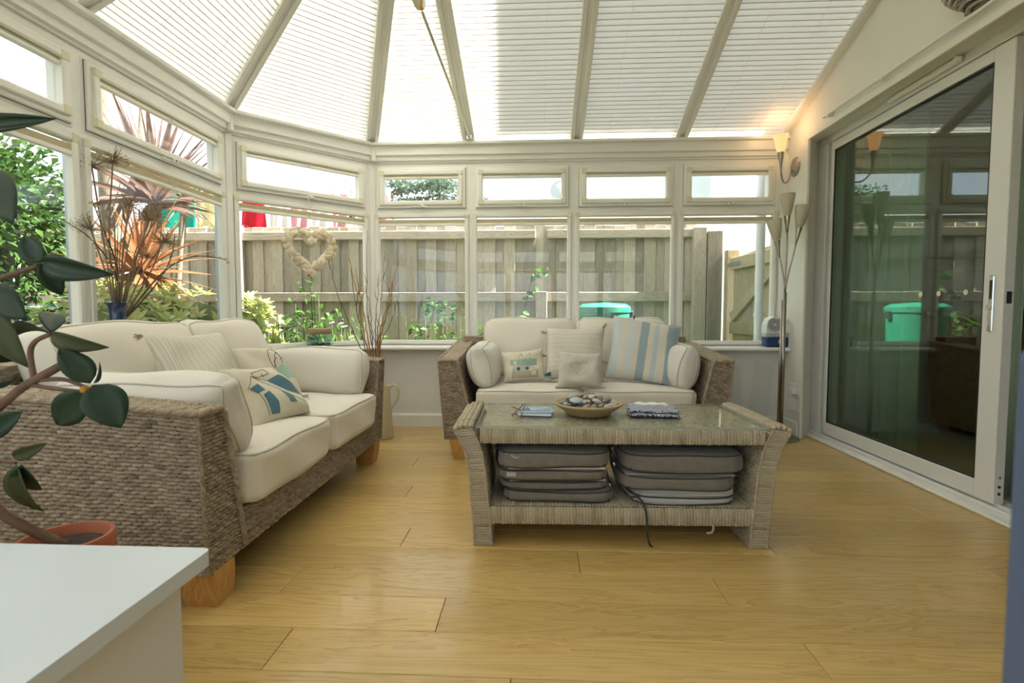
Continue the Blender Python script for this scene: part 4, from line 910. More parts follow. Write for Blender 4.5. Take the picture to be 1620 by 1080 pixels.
# ---- coffee table: x along its length, front at y=0
T = empty('coffee_table', (.306, 1.885, 0), R(1.2)); tag(T, 'wrapped seagrass coffee table with flared ends, glass top and lower shelf', 'table')
TD = .47
OUT = [(.538, 0), (.54, .07), (.548, .16), (.556, .27), (.572, .35), (.592, .395), (.612, .43)]
INN = [(.470, 0), (.474, .07), (.484, .16), (.492, .27), (.506, .35), (.522, .395), (.545, .44)]
def curve(P):
    z = np.array([p[1] for p in P]); x = np.array([p[0] for p in P]); L = np.concatenate([[0], np.cumsum(np.hypot(np.diff(x), np.diff(z)))]); return L, x, z
for sgn in (-1, 1):
    A = WB()
    for P, flip in ((OUT, sgn > 0), (INN, sgn < 0)):
        L, X, Z = curve(P)
        def fn(u, v, L=L, X=X, Z=Z, flip=flip):
            y = u if flip else TD - u; return np.stack([sgn * np.interp(v, L, X), y, np.interp(v, L, Z)], -1)
        A.surf(fn, TD, L[-1], 'weave' if True else '', res=(.0035, .0028), amp=.004)
    for y, fl_ in ((0, 0), (TD, 1)):
        L, X, Z = curve(OUT); L2, X2, Z2 = curve(INN)
        def fe(u, v, y=y, fl_=fl_):
            k = u / .07; k = k if (sgn > 0) != bool(fl_) else 1 - k; vv = v / L[-1]
            return np.stack([sgn * (np.interp(vv, L2 / L2[-1], X2) * (1 - k) + np.interp(vv, L / L[-1], X) * k), y + 0 * u, np.interp(vv, L2 / L2[-1], Z2) * (1 - k) + np.interp(vv, L / L[-1], Z) * k], -1)
        A.surf(fe, .07, L[-1], 'plaitu', res=(.0026, .0018), amp=.0042)
    A.patch(*((( sgn * .545, 0, .44), (sgn * .612, 0, .43), (sgn * .612, TD, .43), (sgn * .545, TD, .44)) if sgn > 0 else ((sgn * .612, 0, .43), (sgn * .545, 0, .44), (sgn * .545, TD, .44), (sgn * .612, TD, .43))), mode='braid', res=(.003, .003), amp=.005)
    for i in range(len(OUT) - 1):
        (a, za), (b, zb) = OUT[i], OUT[i + 1]; (c, zc), (d, zd) = INN[i], INN[i + 1]; g = .008
        A.quadbox([(sgn * (c + g), g, zc), (sgn * (a - g), g, za), (sgn * (a - g), TD - g, za), (sgn * (c + g), TD - g, zc), (sgn * (d + g), g, zd - g * (i == 5)), (sgn * (b - g), g, zb - g * (i == 5)), (sgn * (b - g), TD - g, zb - g * (i == 5)), (sgn * (d + g), TD - g, zd - g * (i == 5))])
    ep = A.build('end_panel', ['seagrass_pale', 'core'], T)
    rp_ = WB()
    for q, zz in ((.604, .436), (.585, .445), (.566, .449), (.549, .447)): rp_.rope([(sgn * q, -.008, zz), (sgn * q, TD + .008, zz)], .0125, .03, lobes=3)
    for P in (OUT, INN):
        for y in (0, TD): rp_.rope([(sgn * (q + (-.003 if P is OUT else .003)), y, z) for q, z in P], .0055, .02)
    rp_.build('rope_edge', ['seagrass_pale', 'core'], ep)
def rail(name, x, z0, z1, y0=0., y1=TD, top='wrap', bow=.006):
    A = WB(); zm = (z0 + z1) / 2; h = (z1 - z0)
    def fr_(u, v): t = v / h; return np.stack([u - x, y0 - bow * np.sin(PI * t) - .0, z0 + v], -1)
    A.surf(fr_, 2 * x, h, 'wrap', res=(.0018, .0026), amp=.0042)
    def bk_(u, v): return np.stack([x - u, y1 + bow * np.sin(PI * v / h), z0 + v], -1)
    A.surf(bk_, 2 * x, h, 'wrap', res=(.003, .008), amp=.004)
    A.patch((-x, y0, z1), (x, y0, z1), (x, y1, z1), (-x, y1, z1), mode=top, res=(.0022, .004) if top == 'wrap' else (.0035, .0026), amp=.004)
    A.patch((-x, y1, z0), (x, y1, z0), (x, y0, z0), (-x, y0, z0), mode='wrap', res=(.004, .02))
    A.quadbox([(-x, y0 + .006, z0 + .006), (x, y0 + .006, z0 + .006), (x, y1 - .006, z0 + .006), (-x, y1 - .006, z0 + .006), (-x, y0 + .006, z1 - .006), (x, y0 + .006, z1 - .006), (x, y1 - .006, z1 - .006), (-x, y1 - .006, z1 - .006)])
    return A.build(name, ['seagrass_pale', 'core'], T)
rail('top_frame', .515, .384, .436, top='weave'); rail('lower_shelf', .481, .084, .148)
gt = MB(); gt.box(-.532, .532, -.004, TD + .004, .4405, .4485); gt.m = [1 if i >= 2 else 0 for i in range(6)]; gt.build('glass_top', ['table_glass', 'glass_edge'], T)
MB().tube(smooth_path([(.33, -.004, .10), (.335, -.012, .085), (.332, -.016, .072), (.322, -.018, .064), (.31, -.012, .062)]), .004, 6).build('loose_rope_end', 'dry_pale', T, True)
# seat pads on the lower shelf
def seat_pad(x, y, z, w_, d_, h_, mat, seed, label, pipe='pad_piping', rz=0, crown=.006, top=None, tagside=None, sag=0):
    o = box_cushion('seat_pad', w_, d_, h_, min(.02, h_ * .46), crown, mat, None, seed, pipe=pipe, n=16, wr=.004, sag=sag, piper=.0034, pw=6)
    tag(o, label, 'cushion', 'seat pads stored on the table shelf')
    o.matrix_local = T.matrix_basis @ Matrix.Translation((x, y, z)) @ Matrix.Rotation(R(rz), 4, 'Z')
    return o
T.matrix_basis = Matrix.Translation((.306, 1.885, 0)) @ Matrix.Rotation(R(1.2), 4, 'Z')
lx = -.238; rx_ = .232
pads = [
    seat_pad(lx + .02, .225, .1745, .43, .40, .044, 'pad', 81, 'brown seat pad at the bottom of the left stack on the table shelf', rz=-1),
    seat_pad(lx - .005, .225, .2175, .415, .40, .034, 'pad', 82, 'thin brown seat pad second from the bottom of the left stack', rz=1.5),
    seat_pad(lx - .01, .215, .2595, .438, .41, .044, 'pad', 83, 'brown seat pad with a pale fabric tag, below the top of the left stack', rz=-.6),
    seat_pad(lx - .006, .21, .318, .442, .41, .062, 'pad', 84, 'thick brown seat pad on top of the left stack under the table', rz=.8),
    seat_pad(rx_ + .01, .215, .1665, .405, .40, .030, 'pad_pale', 85, 'pale grey-blue seat pad with a dark tie, bottom of the right stack', pipe='pad_piping'),
    seat_pad(rx_ + .02, .225, .1935, .40, .40, .018, 'pad_pale', 86, 'thin pale grey seat pad just under the two brown pads of the right stack', pipe='lining'),
    seat_pad(rx_ - .006, .21, .2325, .435, .41, .054, 'pad', 87, 'brown seat pad with mauve upper side, middle of the right stack', rz=-.8),
    seat_pad(rx_ + .012, .215, .305, .445, .41, .072, 'pad', 88, 'thick brown seat pad on top of the right stack under the table', rz=-1.2, crown=.004),
]
# mauve facing on the middle right pad, tags, zips and ties
p = pads[6]; MB().box(-.20, .20, -.188, .188, .0275, .033, .002).build('facing', 'pad_purple', p)
p = pads[2]; plabel(MB().box(-.168, -.132, -.2125, -.206, -.002, .014, .002).build('fabric_tag', 'pad_pale', p), 'small pale grey maker tag')
p = pads[3]; MB().tube([(-.16, -.207, .020), (-.145, -.2095, .012), (-.13, -.209, .014)], .0028, 6).build('tag_loop', 'pad_pale', p, True); MB().tube([(.216, -.206, -.002), (.219, -.212, -.016)], [.003, .0045], 6).build('zip_pull', 'chrome', p, True)
p = pads[1]; MB().tube([(.2, -.202, .012), (.206, -.206, .002)], [.0025, .004], 6).build('zip_pull', 'chrome', p, True)
for i in (1, 3):
    p = pads[i]; zz = .0; MB().box(-.17, .19, -.19, .19, -.036 if i == 3 else .016, -.030 if i == 3 else .021).build('lining', 'lining', p)
p = pads[4]; MB().tube(smooth_path([(-.20, -.195, .014), (-.175, -.206, .016), (-.155, -.214, -.01), (-.150, -.236, -.05), (-.148, -.238, -.10), (-.138, -.236, -.145), (-.128, -.226, -.158)]), .0042, 6).build('tie', 'cord_dark', p, True)
# bowl of pebbles
TM = T.matrix_basis; ZT = .449
def on_table(x, y, z=0): v = TM @ Vector((x, y, ZT + z)); return v
bw = MB(); bw.lathe([(0, 0), (.085, 0), (.092, .004), (.098, .012), (.118, .026), (.133, .036), (.138, .042), (.137, .047), (.131, .048)], 40); bo = bw.build('bowl', 'bowl', None, 50)
bo.location = on_table(-.092, .235); tag(bo, 'shallow round yellow-brown earthenware bowl holding pebbles', 'bowl')
MB().lathe([(.131, .048), (.124, .042), (.108, .028), (.085, .016), (0, .012)], 40).build('inner_glaze', 'bowl_in', bo, 60)
kinds = [('grey', (.23, .215, .19), (.30, .28, .25), 'smooth mid-grey pebble'), ('pale', (.58, .53, .45), (.50, .46, .40), 'smooth pale cream pebble'), ('dark', (.09, .09, .09), (.13, .125, .12), 'smooth dark charcoal pebble'), ('buff', (.42, .34, .23), (.36, .29, .2), 'smooth buff brown pebble')]
PM = {}
for kn, c1, c2, lb in kinds:
    mt = pm('pebble_' + kn, c1, c2, 30, .55, .05, 80); bm = bmesh.new(); bmesh.ops.create_icosphere(bm, subdivisions=2, radius=1)
    for v in bm.verts: v.co *= 1 + .07 * math.sin(v.co.x * 3 + len(kn)) * math.cos(v.co.y * 2.5)
    me = bpy.data.meshes.new('pebble'); bm.to_mesh(me); bm.free(); me.polygons.foreach_set('use_smooth', np.ones(len(me.polygons), dtype=bool)); me.materials.append(mt); PM[kn] = (me, lb)
rb = random.Random(11); pts = []
layers = [(.026, .092, 30), (.044, .108, 44), (.060, .078, 30), (.074, .04, 10)]
for lz, lr, cnt in layers:
    got = 0; tr = 0
    while got < cnt and tr < 900:
        tr += 1; a = rb.uniform(0, 2 * PI); q = lr * math.sqrt(rb.random()); s = rb.uniform(.0115, .0175)
        x, y = q * math.cos(a), q * math.sin(a); z = lz + rb.uniform(-.003, .003)
        if all((x - X) ** 2 + (y - Y) ** 2 + ((z - Z) * 1.6) ** 2 > (.78 * (s + S_)) ** 2 for X, Y, Z, S_ in pts): pts.append((x, y, z, s)); got += 1
for i, (x, y, z, s) in enumerate(pts):
    kn = rb.choices(['grey', 'pale', 'dark', 'buff'], [4, 4, 2, 2])[0]; me, lb = PM[kn]
    o = bpy.data.objects.new('pebble', me); col.objects.link(o); o.scale = (s * 1.25, s * .95, s * .66); o.rotation_euler = (rb.uniform(-.3, .3), rb.uniform(-.3, .3), rb.uniform(0, 3))
    o.location = bo.location + Vector((x, y, z)); tag(o, lb + ' heaped in the earthenware bowl', 'pebble', 'pebbles in the bowl')
fp = bpy.data.objects.new('pebble', PM['pale'][0].copy()); col.objects.link(fp); fp.data.materials[0] = pm('pebble_blue', (.55, .60, .63), (.50, .55, .6), 20, .5); fp.scale = (.027, .018, .008); fp.rotation_euler = (R(28), 0, R(14)); fp.location = bo.location + Vector((-.055, -.078, .068)); tag(fp, 'large flat blue-white stone lying on the front of the heaped pebbles', 'pebble', 'pebbles in the bowl')
# blue booklets held by a folded wooden stand
bk = empty('booklet', on_table(-.315, .225, 0), R(-8)); tag(bk, 'small blue booklet lying flat under another beside the pebble bowl', 'booklet', 'blue booklets on the glass')
MB().box(-.06, .075, -.045, .055, 0, .010, .002).build('cover', 'paper_blue', bk); MB().box(-.056, .0765, -.0465, .053, .0015, .0085).build('pages', 'paper_white', bk)
bk2 = empty('booklet', on_table(-.312, .235, .0105), R(4)); tag(bk2, 'upper blue booklet with a pale printed cover beside the pebble bowl', 'booklet', 'blue booklets on the glass')
MB().box(-.058, .07, -.045, .055, 0, .008, .002).build('cover', 'paper_blue', bk2); MB().box(-.045, .06, -.04, .045, .0081, .0095).build('print', 'paper_pale', bk2); MB().box(-.055, .0715, -.0465, .053, .0012, .0065).build('pages', 'paper_white', bk2)
st = empty('folding_stand', on_table(-.372, .21, 0), R(10)); st.scale = (.75, .8, .62); tag(st, 'small brown wooden folding stand with a blue cloth sling on the table glass', 'ornament')
for q in ((-.045, .0), (.0, -.012)):
    MB().tube([(q[0], q[1] - .035, .004), (.035 + q[0] * .2, q[1] + .03, .062)], .0035, 6).build('stick', 'leather', st, True); MB().tube([(.06, q[1] - .02, .004), (-.03 + q[0] * .2, q[1] + .03, .045)], .0035, 6).build('stick', 'leather', st, True)
MB().tube([(-.045, -.047, .004), (-.045, .0, .004), (.0, .01, .004)], .003, 6).build('stick', 'leather', st, True)
sl2 = MB(); vs = []
for i in range(9):
    t = i / 8; zz = .060 - .045 * math.sin(t * PI * .62) - .008 * t
    for y in (-.03, .035): vs.append((.03 + .085 * t, y, zz))
sl2.add(vs, [(2 * i, 2 * i + 2, 2 * i + 3, 2 * i + 1) for i in range(8)]); so_ = sl2.build('sling', 'paper_blue', st, True); so_.modifiers.new('t', 'SOLIDIFY').thickness = .002
# navy and white folded fabric
M['navy_weave'] = stripe_mat('navy_weave', [(0, (.66, .66, .64)), (.22, (.06, .08, .19)), (.46, (.58, .59, .62)), (.58, (.05, .07, .17)), (.84, (.72, .71, .68))], 1, .017)
def folded(name, x, y, z, w_, d_, h_, rz, mat, label, seed):
    rng = random.Random(seed); vs = []; fs = []; nx, ny = 26, 18
    mb = MB()
    for sd in (1, -1):
        b = [(w_ * (i / nx - .5), d_ * (j / ny - .5)) for j in range(ny + 1) for i in range(nx + 1)]
        V_ = [(a + .004 * math.sin(c * 90 + seed), c + .004 * math.sin(a * 70 + seed), (h_ if sd > 0 else 0) * (1 - .3 * max(abs(2 * a / w_) ** 6, abs(2 * c / d_) ** 6)) + .0018 * math.sin(a * 120 + c * 60) * (sd > 0) + (.002 if sd < 0 else 0)) for a, c in b]
        mb.add(V_, [((j * (nx + 1) + i), (j * (nx + 1) + i + 1), (j * (nx + 1) + i + nx + 2), (j * (nx + 1) + i + nx + 1)) for j in range(ny) for i in range(nx)])
    N1 = (nx + 1) * (ny + 1); ed = [i for i in range(nx + 1)] + [j * (nx + 1) + nx for j in range(1, ny + 1)] + [ny * (nx + 1) + i for i in range(nx - 1, -1, -1)] + [j * (nx + 1) for j in range(ny - 1, 0, -1)]
    for k in range(len(ed)): a, b = ed[k], ed[(k + 1) % len(ed)]; mb.f.append((a + N1, b + N1, b, a)); mb.m.append(0)
    o = mb.build(name, mat, None, True, None, lambda p: (p[0] * 1.0 + .006 * math.sin(p[1] * 300), p[1] + .35 * p[2] + .012 * math.sin(p[0] * 75) + .006 * math.sin(p[0] * 210)))
    o.matrix_local = TM @ Matrix.Translation((x, y, ZT + z)) @ Matrix.Rotation(R(rz), 4, 'Z'); clean_normals(o.data); tag(o, label, 'cloth', 'folded cloths on the glass'); return o
folded('folded_cloth', .175, .245, 0, .20, .155, .014, -6, M['navy_weave'], 'navy and white patterned cloth folded at the bottom of the pile on the glass', 3)
folded('folded_cloth', .172, .25, .0145, .19, .15, .012, -9, M['navy_weave'], 'navy and white patterned cloth folded on top of the pile on the glass', 5)
c = folded('folded_cloth', .18, .325, .0, .15, .05, .03, -6, 'paper_white', 'plain white folded cloth just behind the navy patterned pile', 6)

# ---- floor lamp with three frosted shades
LB = Vector((1.668, 3.60, 0)); FL = empty('floor_lamp', LB); tag(FL, 'slim brushed steel floor lamp with three frosted glass flower shades', 'lamp')
MB().lathe([(0, 0), (.112, 0), (.115, .005), (.112, .016), (.085, .030), (.04, .038), (.018, .045), (.012, .05)], 36).build('base', 'steel', FL, 50)
MB().tube([(0, 0, .04), (0, 0, 1.0)], .0125, 12).build('pole', 'steel', FL, True); MB().tube([(-.018, .012, .04), (-.012, .008, .95)], .007, 8).build('pole', 'steel', FL, True)
def cone_shade(par, at, d, mat, r0=.016, r1=.049, h=.155, bulb=False):
    d = Vector(d).normalized(); q = Matrix.Translation(at) @ d.to_track_quat('Z', 'Y').to_matrix().to_4x4()
    hold = MB().lathe([(.0045, -.10), (.006, -.098), (.010, -.06), (.0205, .005), (.021, .012), (.0175, .012)], 18, q).build('shade_holder', 'steel', par, 50)
    pr_ = [(.016, .006), (.024, .02), (.033, .055), (.041, .10), (r1, h), (r1 - .003, h), (.038, .10), (.030, .055), (.021, .022), (.0, .016)]
    return MB().lathe(pr_, 28, q).build('lamp_shade', mat, par, 60)
for (p0, c1, c2, p1, d) in (((0, 0, 1.0), (0, 0, 1.15), (.0, -.02, 1.28), (-.006, -.02, 1.40), (-.02, 0, 1)), ((0, 0, 1.0), (.01, -.02, 1.15), (.03, -.03, 1.22), (.046, -.035, 1.32), (.14, -.05, 1)), ((0, 0, 1.0), (-.01, 0, 1.1), (-.02, .0, 1.16), (-.038, .01, 1.24), (-.16, .03, 1))):
    MB().tube(bez(p0, c1, c2, p1), .0055, 8).build('stem', 'steel', FL, True); d = Vector(d).normalized(); cone_shade(FL, Vector(p1) + d * .095, d, 'frost')
cb_ = smooth_path([(-.10, .03, .006), (-.15, .06, .005), (-.13, .12, .008), (-.05, .13, .03), (.03, .12, .06), (.09, .09, .05), (.10, .11, .02), (.05, .14, .006), (-.02, .15, .005), (.06, .165, .01), (.115, .12, .06)])
MB().tube(cb_, .0032, 6).build('cable', 'cord_dark', FL, True)
# ---- wall light (lit)
WL = empty('wall_light', (RX, 3.80, 1.885)); tag(WL, 'lit wall light with glowing frosted shade on a curved steel arm', 'wall light')
MB().lathe([(0, .0), (.062, 0), (.066, .004), (.062, .010), (.04, .020), (.018, .030), (0, .032)], 28, Matrix.Rotation(-PI / 2, 4, 'Y')).build('wall_plate', 'steel', WL, 50)
MB().tube(bez((-.028, 0, -.005), (-.05, -.01, -.16), (-.14, -.10, -.16), (-.155, -.115, -.035), 16), .0055, 8).build('arm', 'steel', WL, True)
ws = cone_shade(WL, Vector((-.157, -.117, .055)), (-.03, -.01, 1), 'frost_lit', h=.125, r1=.052)
bl_ = bpy.data.lights.new('wall_bulb', 'POINT'); bl_.energy = .35; bl_.color = (1, .62, .3); bl_.shadow_soft_size = .03; bob = bpy.data.objects.new('wall_bulb', bl_); col.objects.link(bob); bob.location = (RX - .16, 3.68, 1.885 + .24)
# ---- ribbed basket light high on the right wall, only its lower rim in view
UL = empty('ribbed_wall_light', (RX, 2.28, 2.19)); tag(UL, 'dark ribbed half-round wall light at the top edge above the sliding door', 'wall light')
for q in range(7):
    rr = .035 + .075 * math.sin(min(1, q / 6) * PI / 2); MB().tube([(-rr * math.sin(t) - .004, rr * 1.35 * math.cos(t), -.075 + q * .018) for t in np.linspace(0, PI, 16)], .009, 7).build('rib', 'steel', UL, True)
MB().box(-.012, 0, -.08, .08, -.08, .06, .004).build('back_plate', 'steel', UL)
# ---- moisture absorber on the sill
DH = empty('moisture_absorber', (1.738, 3.87, .614)); tag(DH, 'white and blue plastic moisture absorber with a spiral vent on the window sill', 'appliance')
MB().box(-.085, .075, -.045, .045, 0, .075, .012).build('tank', 'blue_plastic', DH); MB().box(-.089, .079, -.048, .048, .066, .112, .012).build('middle', 'grey_plastic', DH)
prof = [(-.087, .10), (-.085, .16), (-.07, .20), (-.035, .222), (.02, .222), (.055, .20), (.075, .15), (.078, .10)]
MB().prism(prof, -.044, .044, Matrix.Rotation(PI / 2, 4, 'X')).build('cover', 'white_plastic', DH)
sv = MB()
for k in range(14):
    a = 2 * PI * k / 14; P = []
    for i in range(5): t = i / 4; rr = .012 + .042 * t; P.append((-.03 + rr * math.cos(a + t * .9), -.0455, .163 + rr * math.sin(a + t * .9)))
    sv.tube(P, [.0012, .002, .0026, .0026, .0015], 5)
sv.build('spiral_vent', 'seal', DH)
lg = MB(); lg.box(-.0, .006, -.0465, -.044, .025, .055); lg.box(.0, .02, -.0465, -.044, .025, .031); lg.box(.014, .020, -.0465, -.044, .025, .05); lg.box(.004, .018, -.0465, -.044, .038, .043); lg.build('logo', 'white_plastic', DH)
# ---- clear acrylic magazine holder beside the back sofa
AC = empty('acrylic_holder', (1.42, 3.60, 0)); tag(AC, 'clear acrylic magazine holder standing beside the back sofa', 'holder')
def bent(y):
    P = [(-.14, .52), (-.135, .36), (-.12, .15), (-.10, .06)]; return P
for xx, sg in ((-.05, -1), (.07, 1)):
    pts = [(xx + sg * .05, .52), (xx + sg * .04, .40), (xx + sg * .02, .20), (xx, .03), (xx - sg * .01, 0)]; vs = []; fs = []
    for x, z in pts: vs += [(x, -.15, z), (x, .15, z), (x + .005, .15, z), (x + .005, -.15, z)]
    for i in range(4):
        for k in range(4): a = i * 4 + k; b = i * 4 + (k + 1) % 4; fs.append((a, b, b + 4, a + 4))
    fs += [(3, 2, 1, 0), (16, 17, 18, 19)]; MB().add(vs, fs).build('side_panel', 'acrylic', AC)
MB().box(-.05, .07, -.15, .15, .03, .036).build('base_panel', 'acrylic', AC)
# ---- sockets
for zz, lb, sw in ((.326, 'upper double wall socket beside the floor lamp', 1), (.212, 'lower blank wall socket plate beside the floor lamp', 0)):
    SK = empty('wall_socket', (RX, 3.715, zz)); tag(SK, lb, 'socket', 'wall sockets')
    MB().box(-.011, 0, -.072, .072, -.042, .042, .004).build('plate', 'white_plastic', SK)
    if sw:
        for yy in (-.036, .036): MB().box(-.016, -.009, yy - .009, yy + .009, .008, .03, .002).build('switch', 'white_plastic', SK)
        MB().box(-.045, -.009, -.055, -.015, -.03, .012, .006).build('plug', 'white_plastic', SK)

# ================================================================== DECORATION
# ---- shell heart hanging from the corner window handle
U45 = Vector((s2, s2, 0)); N45 = Vector((s2, -s2, 0))
HC = Vector((-1.965, 3.255, 0)) + N45 * .085 + U45 * .478; HC.z = 1.27
SH = empty('shell_heart', HC, R(45)); tag(SH, 'heart-shaped wreath of cream seashells hanging in the corner window', 'wreath')
hpts = []
for t in np.linspace(0, 2 * PI, 400): hpts.append(((math.sin(t) ** 3) * .155, (13 * math.cos(t) - 5 * math.cos(2 * t) - 2 * math.cos(3 * t) - math.cos(4 * t)) / 16 * .155 + .02))
cum = [0]
for i in range(1, 400): cum.append(cum[-1] + math.dist(hpts[i], hpts[i - 1]))
def hat(s):
    s %= cum[-1]; i = min(398, max(0, int(np.searchsorted(cum, s)) - 1)); return hpts[i], math.atan2(hpts[i + 1][1] - hpts[i][1], hpts[i + 1][0] - hpts[i][0])
MB().tube([(x, 0, z) for x, z in hpts[::6]] + [(hpts[0][0], 0, hpts[0][1])], .010, 6).build('wire_form', 'dry', SH, True)
bm = bmesh.new(); bmesh.ops.create_uvsphere(bm, u_segments=12, v_segments=7, radius=1)
for v in bm.verts:
    r_ = math.hypot(v.co.x, v.co.y); v.co.z *= .42 if v.co.z > 0 else .22; rib = 1 + .05 * math.sin(6 * math.atan2(v.co.y, v.co.x)); v.co.x *= rib; v.co.y *= rib * (1 - .25 * v.co.x)
shell_me = bpy.data.meshes.new('shell'); bm.to_mesh(shell_me); bm.free(); shell_me.polygons.foreach_set('use_smooth', np.ones(len(shell_me.polygons), dtype=bool)); shell_me.materials.append(M['shell'])
shell_b = shell_me.copy(); shell_b.materials[0] = M['shell_pale']; shell_c = shell_me.copy(); shell_c.materials[0] = M['shell_red']
rs = random.Random(5)
for i in range(78):
    s = cum[-1] * i / 78 + rs.uniform(-.003, .003); (x, z), a = hat(s); sd = (-1, 1, 0)[i % 3]; k = rs.uniform(.85, 1.2)
    nx, nz = -math.sin(a), math.cos(a); me = shell_c if i == 40 else (shell_b if rs.random() < .55 else shell_me)
    o = bpy.data.objects.new('shell', me); col.objects.link(o); o.parent = SH
    o.matrix_local = Matrix.Translation((x + nx * sd * .016, -.012 - .006 * (sd == 0) + rs.uniform(-.003, .003), z + nz * sd * .016)) @ Matrix.Rotation(-a + rs.uniform(-.5, .5), 4, 'Y') @ Matrix.Rotation(PI / 2 + rs.uniform(-.6, .6), 4, 'X') @ Matrix.Rotation(rs.uniform(-.4, .4), 4, 'Y') @ Matrix.Diagonal((.028 * k, .0215 * k, .028 * k, 1))
MB().tube([(0, 0, .10), (.004, .004, .2), (.002, .01, .36), (.0, .028, .385)], .0016, 6).build('hanging_cord', 'string', SH, True); MB().tube([(.0, .028, .385), (.012, .012, .35), (.016, .008, .29), (.012, .006, .27)], .0014, 6).build('hanging_cord', 'string', SH, True)
# ---- glass jar with wooden lid on the corner sill
JL = Vector((-1.965, 3.255, .614)) + N45 * .10 + U45 * .53; JR = empty('storage_jar', JL); tag(JR, 'squat glass jar with a wooden lid and pebbles inside on the corner sill', 'jar')
MB().lathe([(0, .003), (.080, .003), (.088, .010), (.090, .03), (.090, .085), (.082, .098), (.076, .102), (.0735, .102), (.079, .095), (.0865, .083), (.0865, .03), (.08, .012), (0, .008)], 32).build('glass_body', 'jar_glass', JR, 60)
MB().lathe([(0, .102), (.078, .102), (.081, .106), (.081, .134), (.078, .138), (0, .138)], 32).build('lid', 'lid_wood', JR, 40)
MB().tube([(.089 * math.cos(t), -.001 + .089 * math.sin(t), .086 - .03 * math.sin(-t)) for t in np.linspace(-PI, 0, 14)], .0016, 6).build('wire_handle', 'wire', JR, True)
MB().box(-.03, .025, -.0905, -.0885, .022, .075).build('paper_label', 'jar_glass', JR)
for i in range(16):
    a = rs.uniform(0, 6.28); q = .066 * math.sqrt(rs.random()); kn = rs.choice(['grey', 'dark', 'dark', 'pale'])
    o = bpy.data.objects.new('pebble', PM[kn][0]); col.objects.link(o); o.parent = JR; o.scale = (.014, .011, .008); o.location = (q * math.cos(a), q * math.sin(a), .018 + .012 * (i % 2)); o.rotation_euler = (0, .2, a)
# ---- blue glass vase of dried seed heads and catkin twigs on the left sill
VS = empty('glass_vase', (-1.875, 2.235, .614)); tag(VS, 'dark blue glass bottle vase with a flared rim on the left window sill', 'vase')
MB().lathe([(0, 0), (.062, 0), (.068, .01), (.071, .05), (.066, .11), (.050, .165), (.036, .20), (.031, .23), (.031, .262), (.036, .278), (.050, .290), (.052, .292), (.048, .294), (.033, .280), (.028, .262), (.028, .23), (.03, .20), (0, .19)], 32).build('body', 'vase', VS, 60)
VT = Vector((-1.875, 2.235, .88)); rv = random.Random(9)
def seed_head(tip, d, lab, h=.5, r=.055, n=34, foot=None):
    n *= 2; r *= 1.15
    S = empty('dried_seed_head', VT); tag(S, lab, 'dried flower', 'dried stems in the blue vase')
    tip = Vector(tip) - VT; f_ = Vector((rv.uniform(-.012, .012), rv.uniform(-.012, .012), -.08))
    mid = (f_ + tip) / 2 + Vector((rv.uniform(-.02, .02), rv.uniform(-.02, .02), .02))
    MB().tube(smooth_path([f_, mid, tip], 6), [.0032] * 13, 6).build('stem', 'dry', S, True)
    mb = MB(); ax = (tip - mid).normalized()
    for k in range(n):
        z = rv.uniform(-.25, 1); a = rv.uniform(0, 6.28); q = math.sqrt(max(0, 1 - z * z)); v = Vector((q * math.cos(a), q * math.sin(a), z)); rr = r * rv.uniform(.7, 1.1)
        mb.tube([tip, tip + v * rr * .6, tip + v * rr], [.0011, .0008, .0006], 4, False); mb.lathe([(0, -.003), (.0026, 0), (0, .003)], 4, Matrix.Translation(tip + v * rr))
    mb.lathe([(0, -.006), (.006, 0), (0, .006)], 8, Matrix.Translation(tip)); mb.build('seed_burst', 'dry_pale' if h > .6 else 'dry', S, False)
heads = [((-1.96, 2.23, 1.50), .065, 40, 'tall dried seed head, largest and leftmost burst, above the blue vase'), ((-1.93, 2.31, 1.545), .06, 36, 'tallest dried seed head, just right of the largest burst above the vase'),
         ((-1.84, 2.40, 1.30), .07, 44, 'broad dried seed head in the middle of the vase arrangement'), ((-1.80, 2.44, 1.20), .06, 40, 'lower dried seed head right of the middle of the vase arrangement'),
         ((-1.88, 2.12, 1.21), .06, 34, 'dried seed head leaning left over the window pane edge'), ((-1.85, 2.47, 1.33), .045, 26, 'small dried seed head on the right of the vase arrangement'),
         ((-1.90, 2.36, 1.36), .05, 30, 'small dried seed head close behind the broad middle one'), ((-1.82, 2.36, 1.12), .055, 30, 'lowest dried seed head close above the blue vase')]
for tp, r_, n_, lb in heads: seed_head(tp, None, lab=lb, r=r_, n=n_)
for k in range(10):
    a = rv.uniform(0, 6.28); tp = Vector((rv.uniform(-.04, .07), rv.uniform(-.06, .16), rv.uniform(.30, .50)))
    o = MB().tube([(rv.uniform(-.01, .01), rv.uniform(-.01, .01), -.08), tp * .5 + Vector((0, 0, .02)), tp], [.003, .0025, .0012], 5).build('dried_stalk', 'dry', None, True); o.location = VT; tag(o, 'thin bare dried stalk in the middle of the blue vase arrangement', 'dried flower', 'bare stalks in the blue vase')
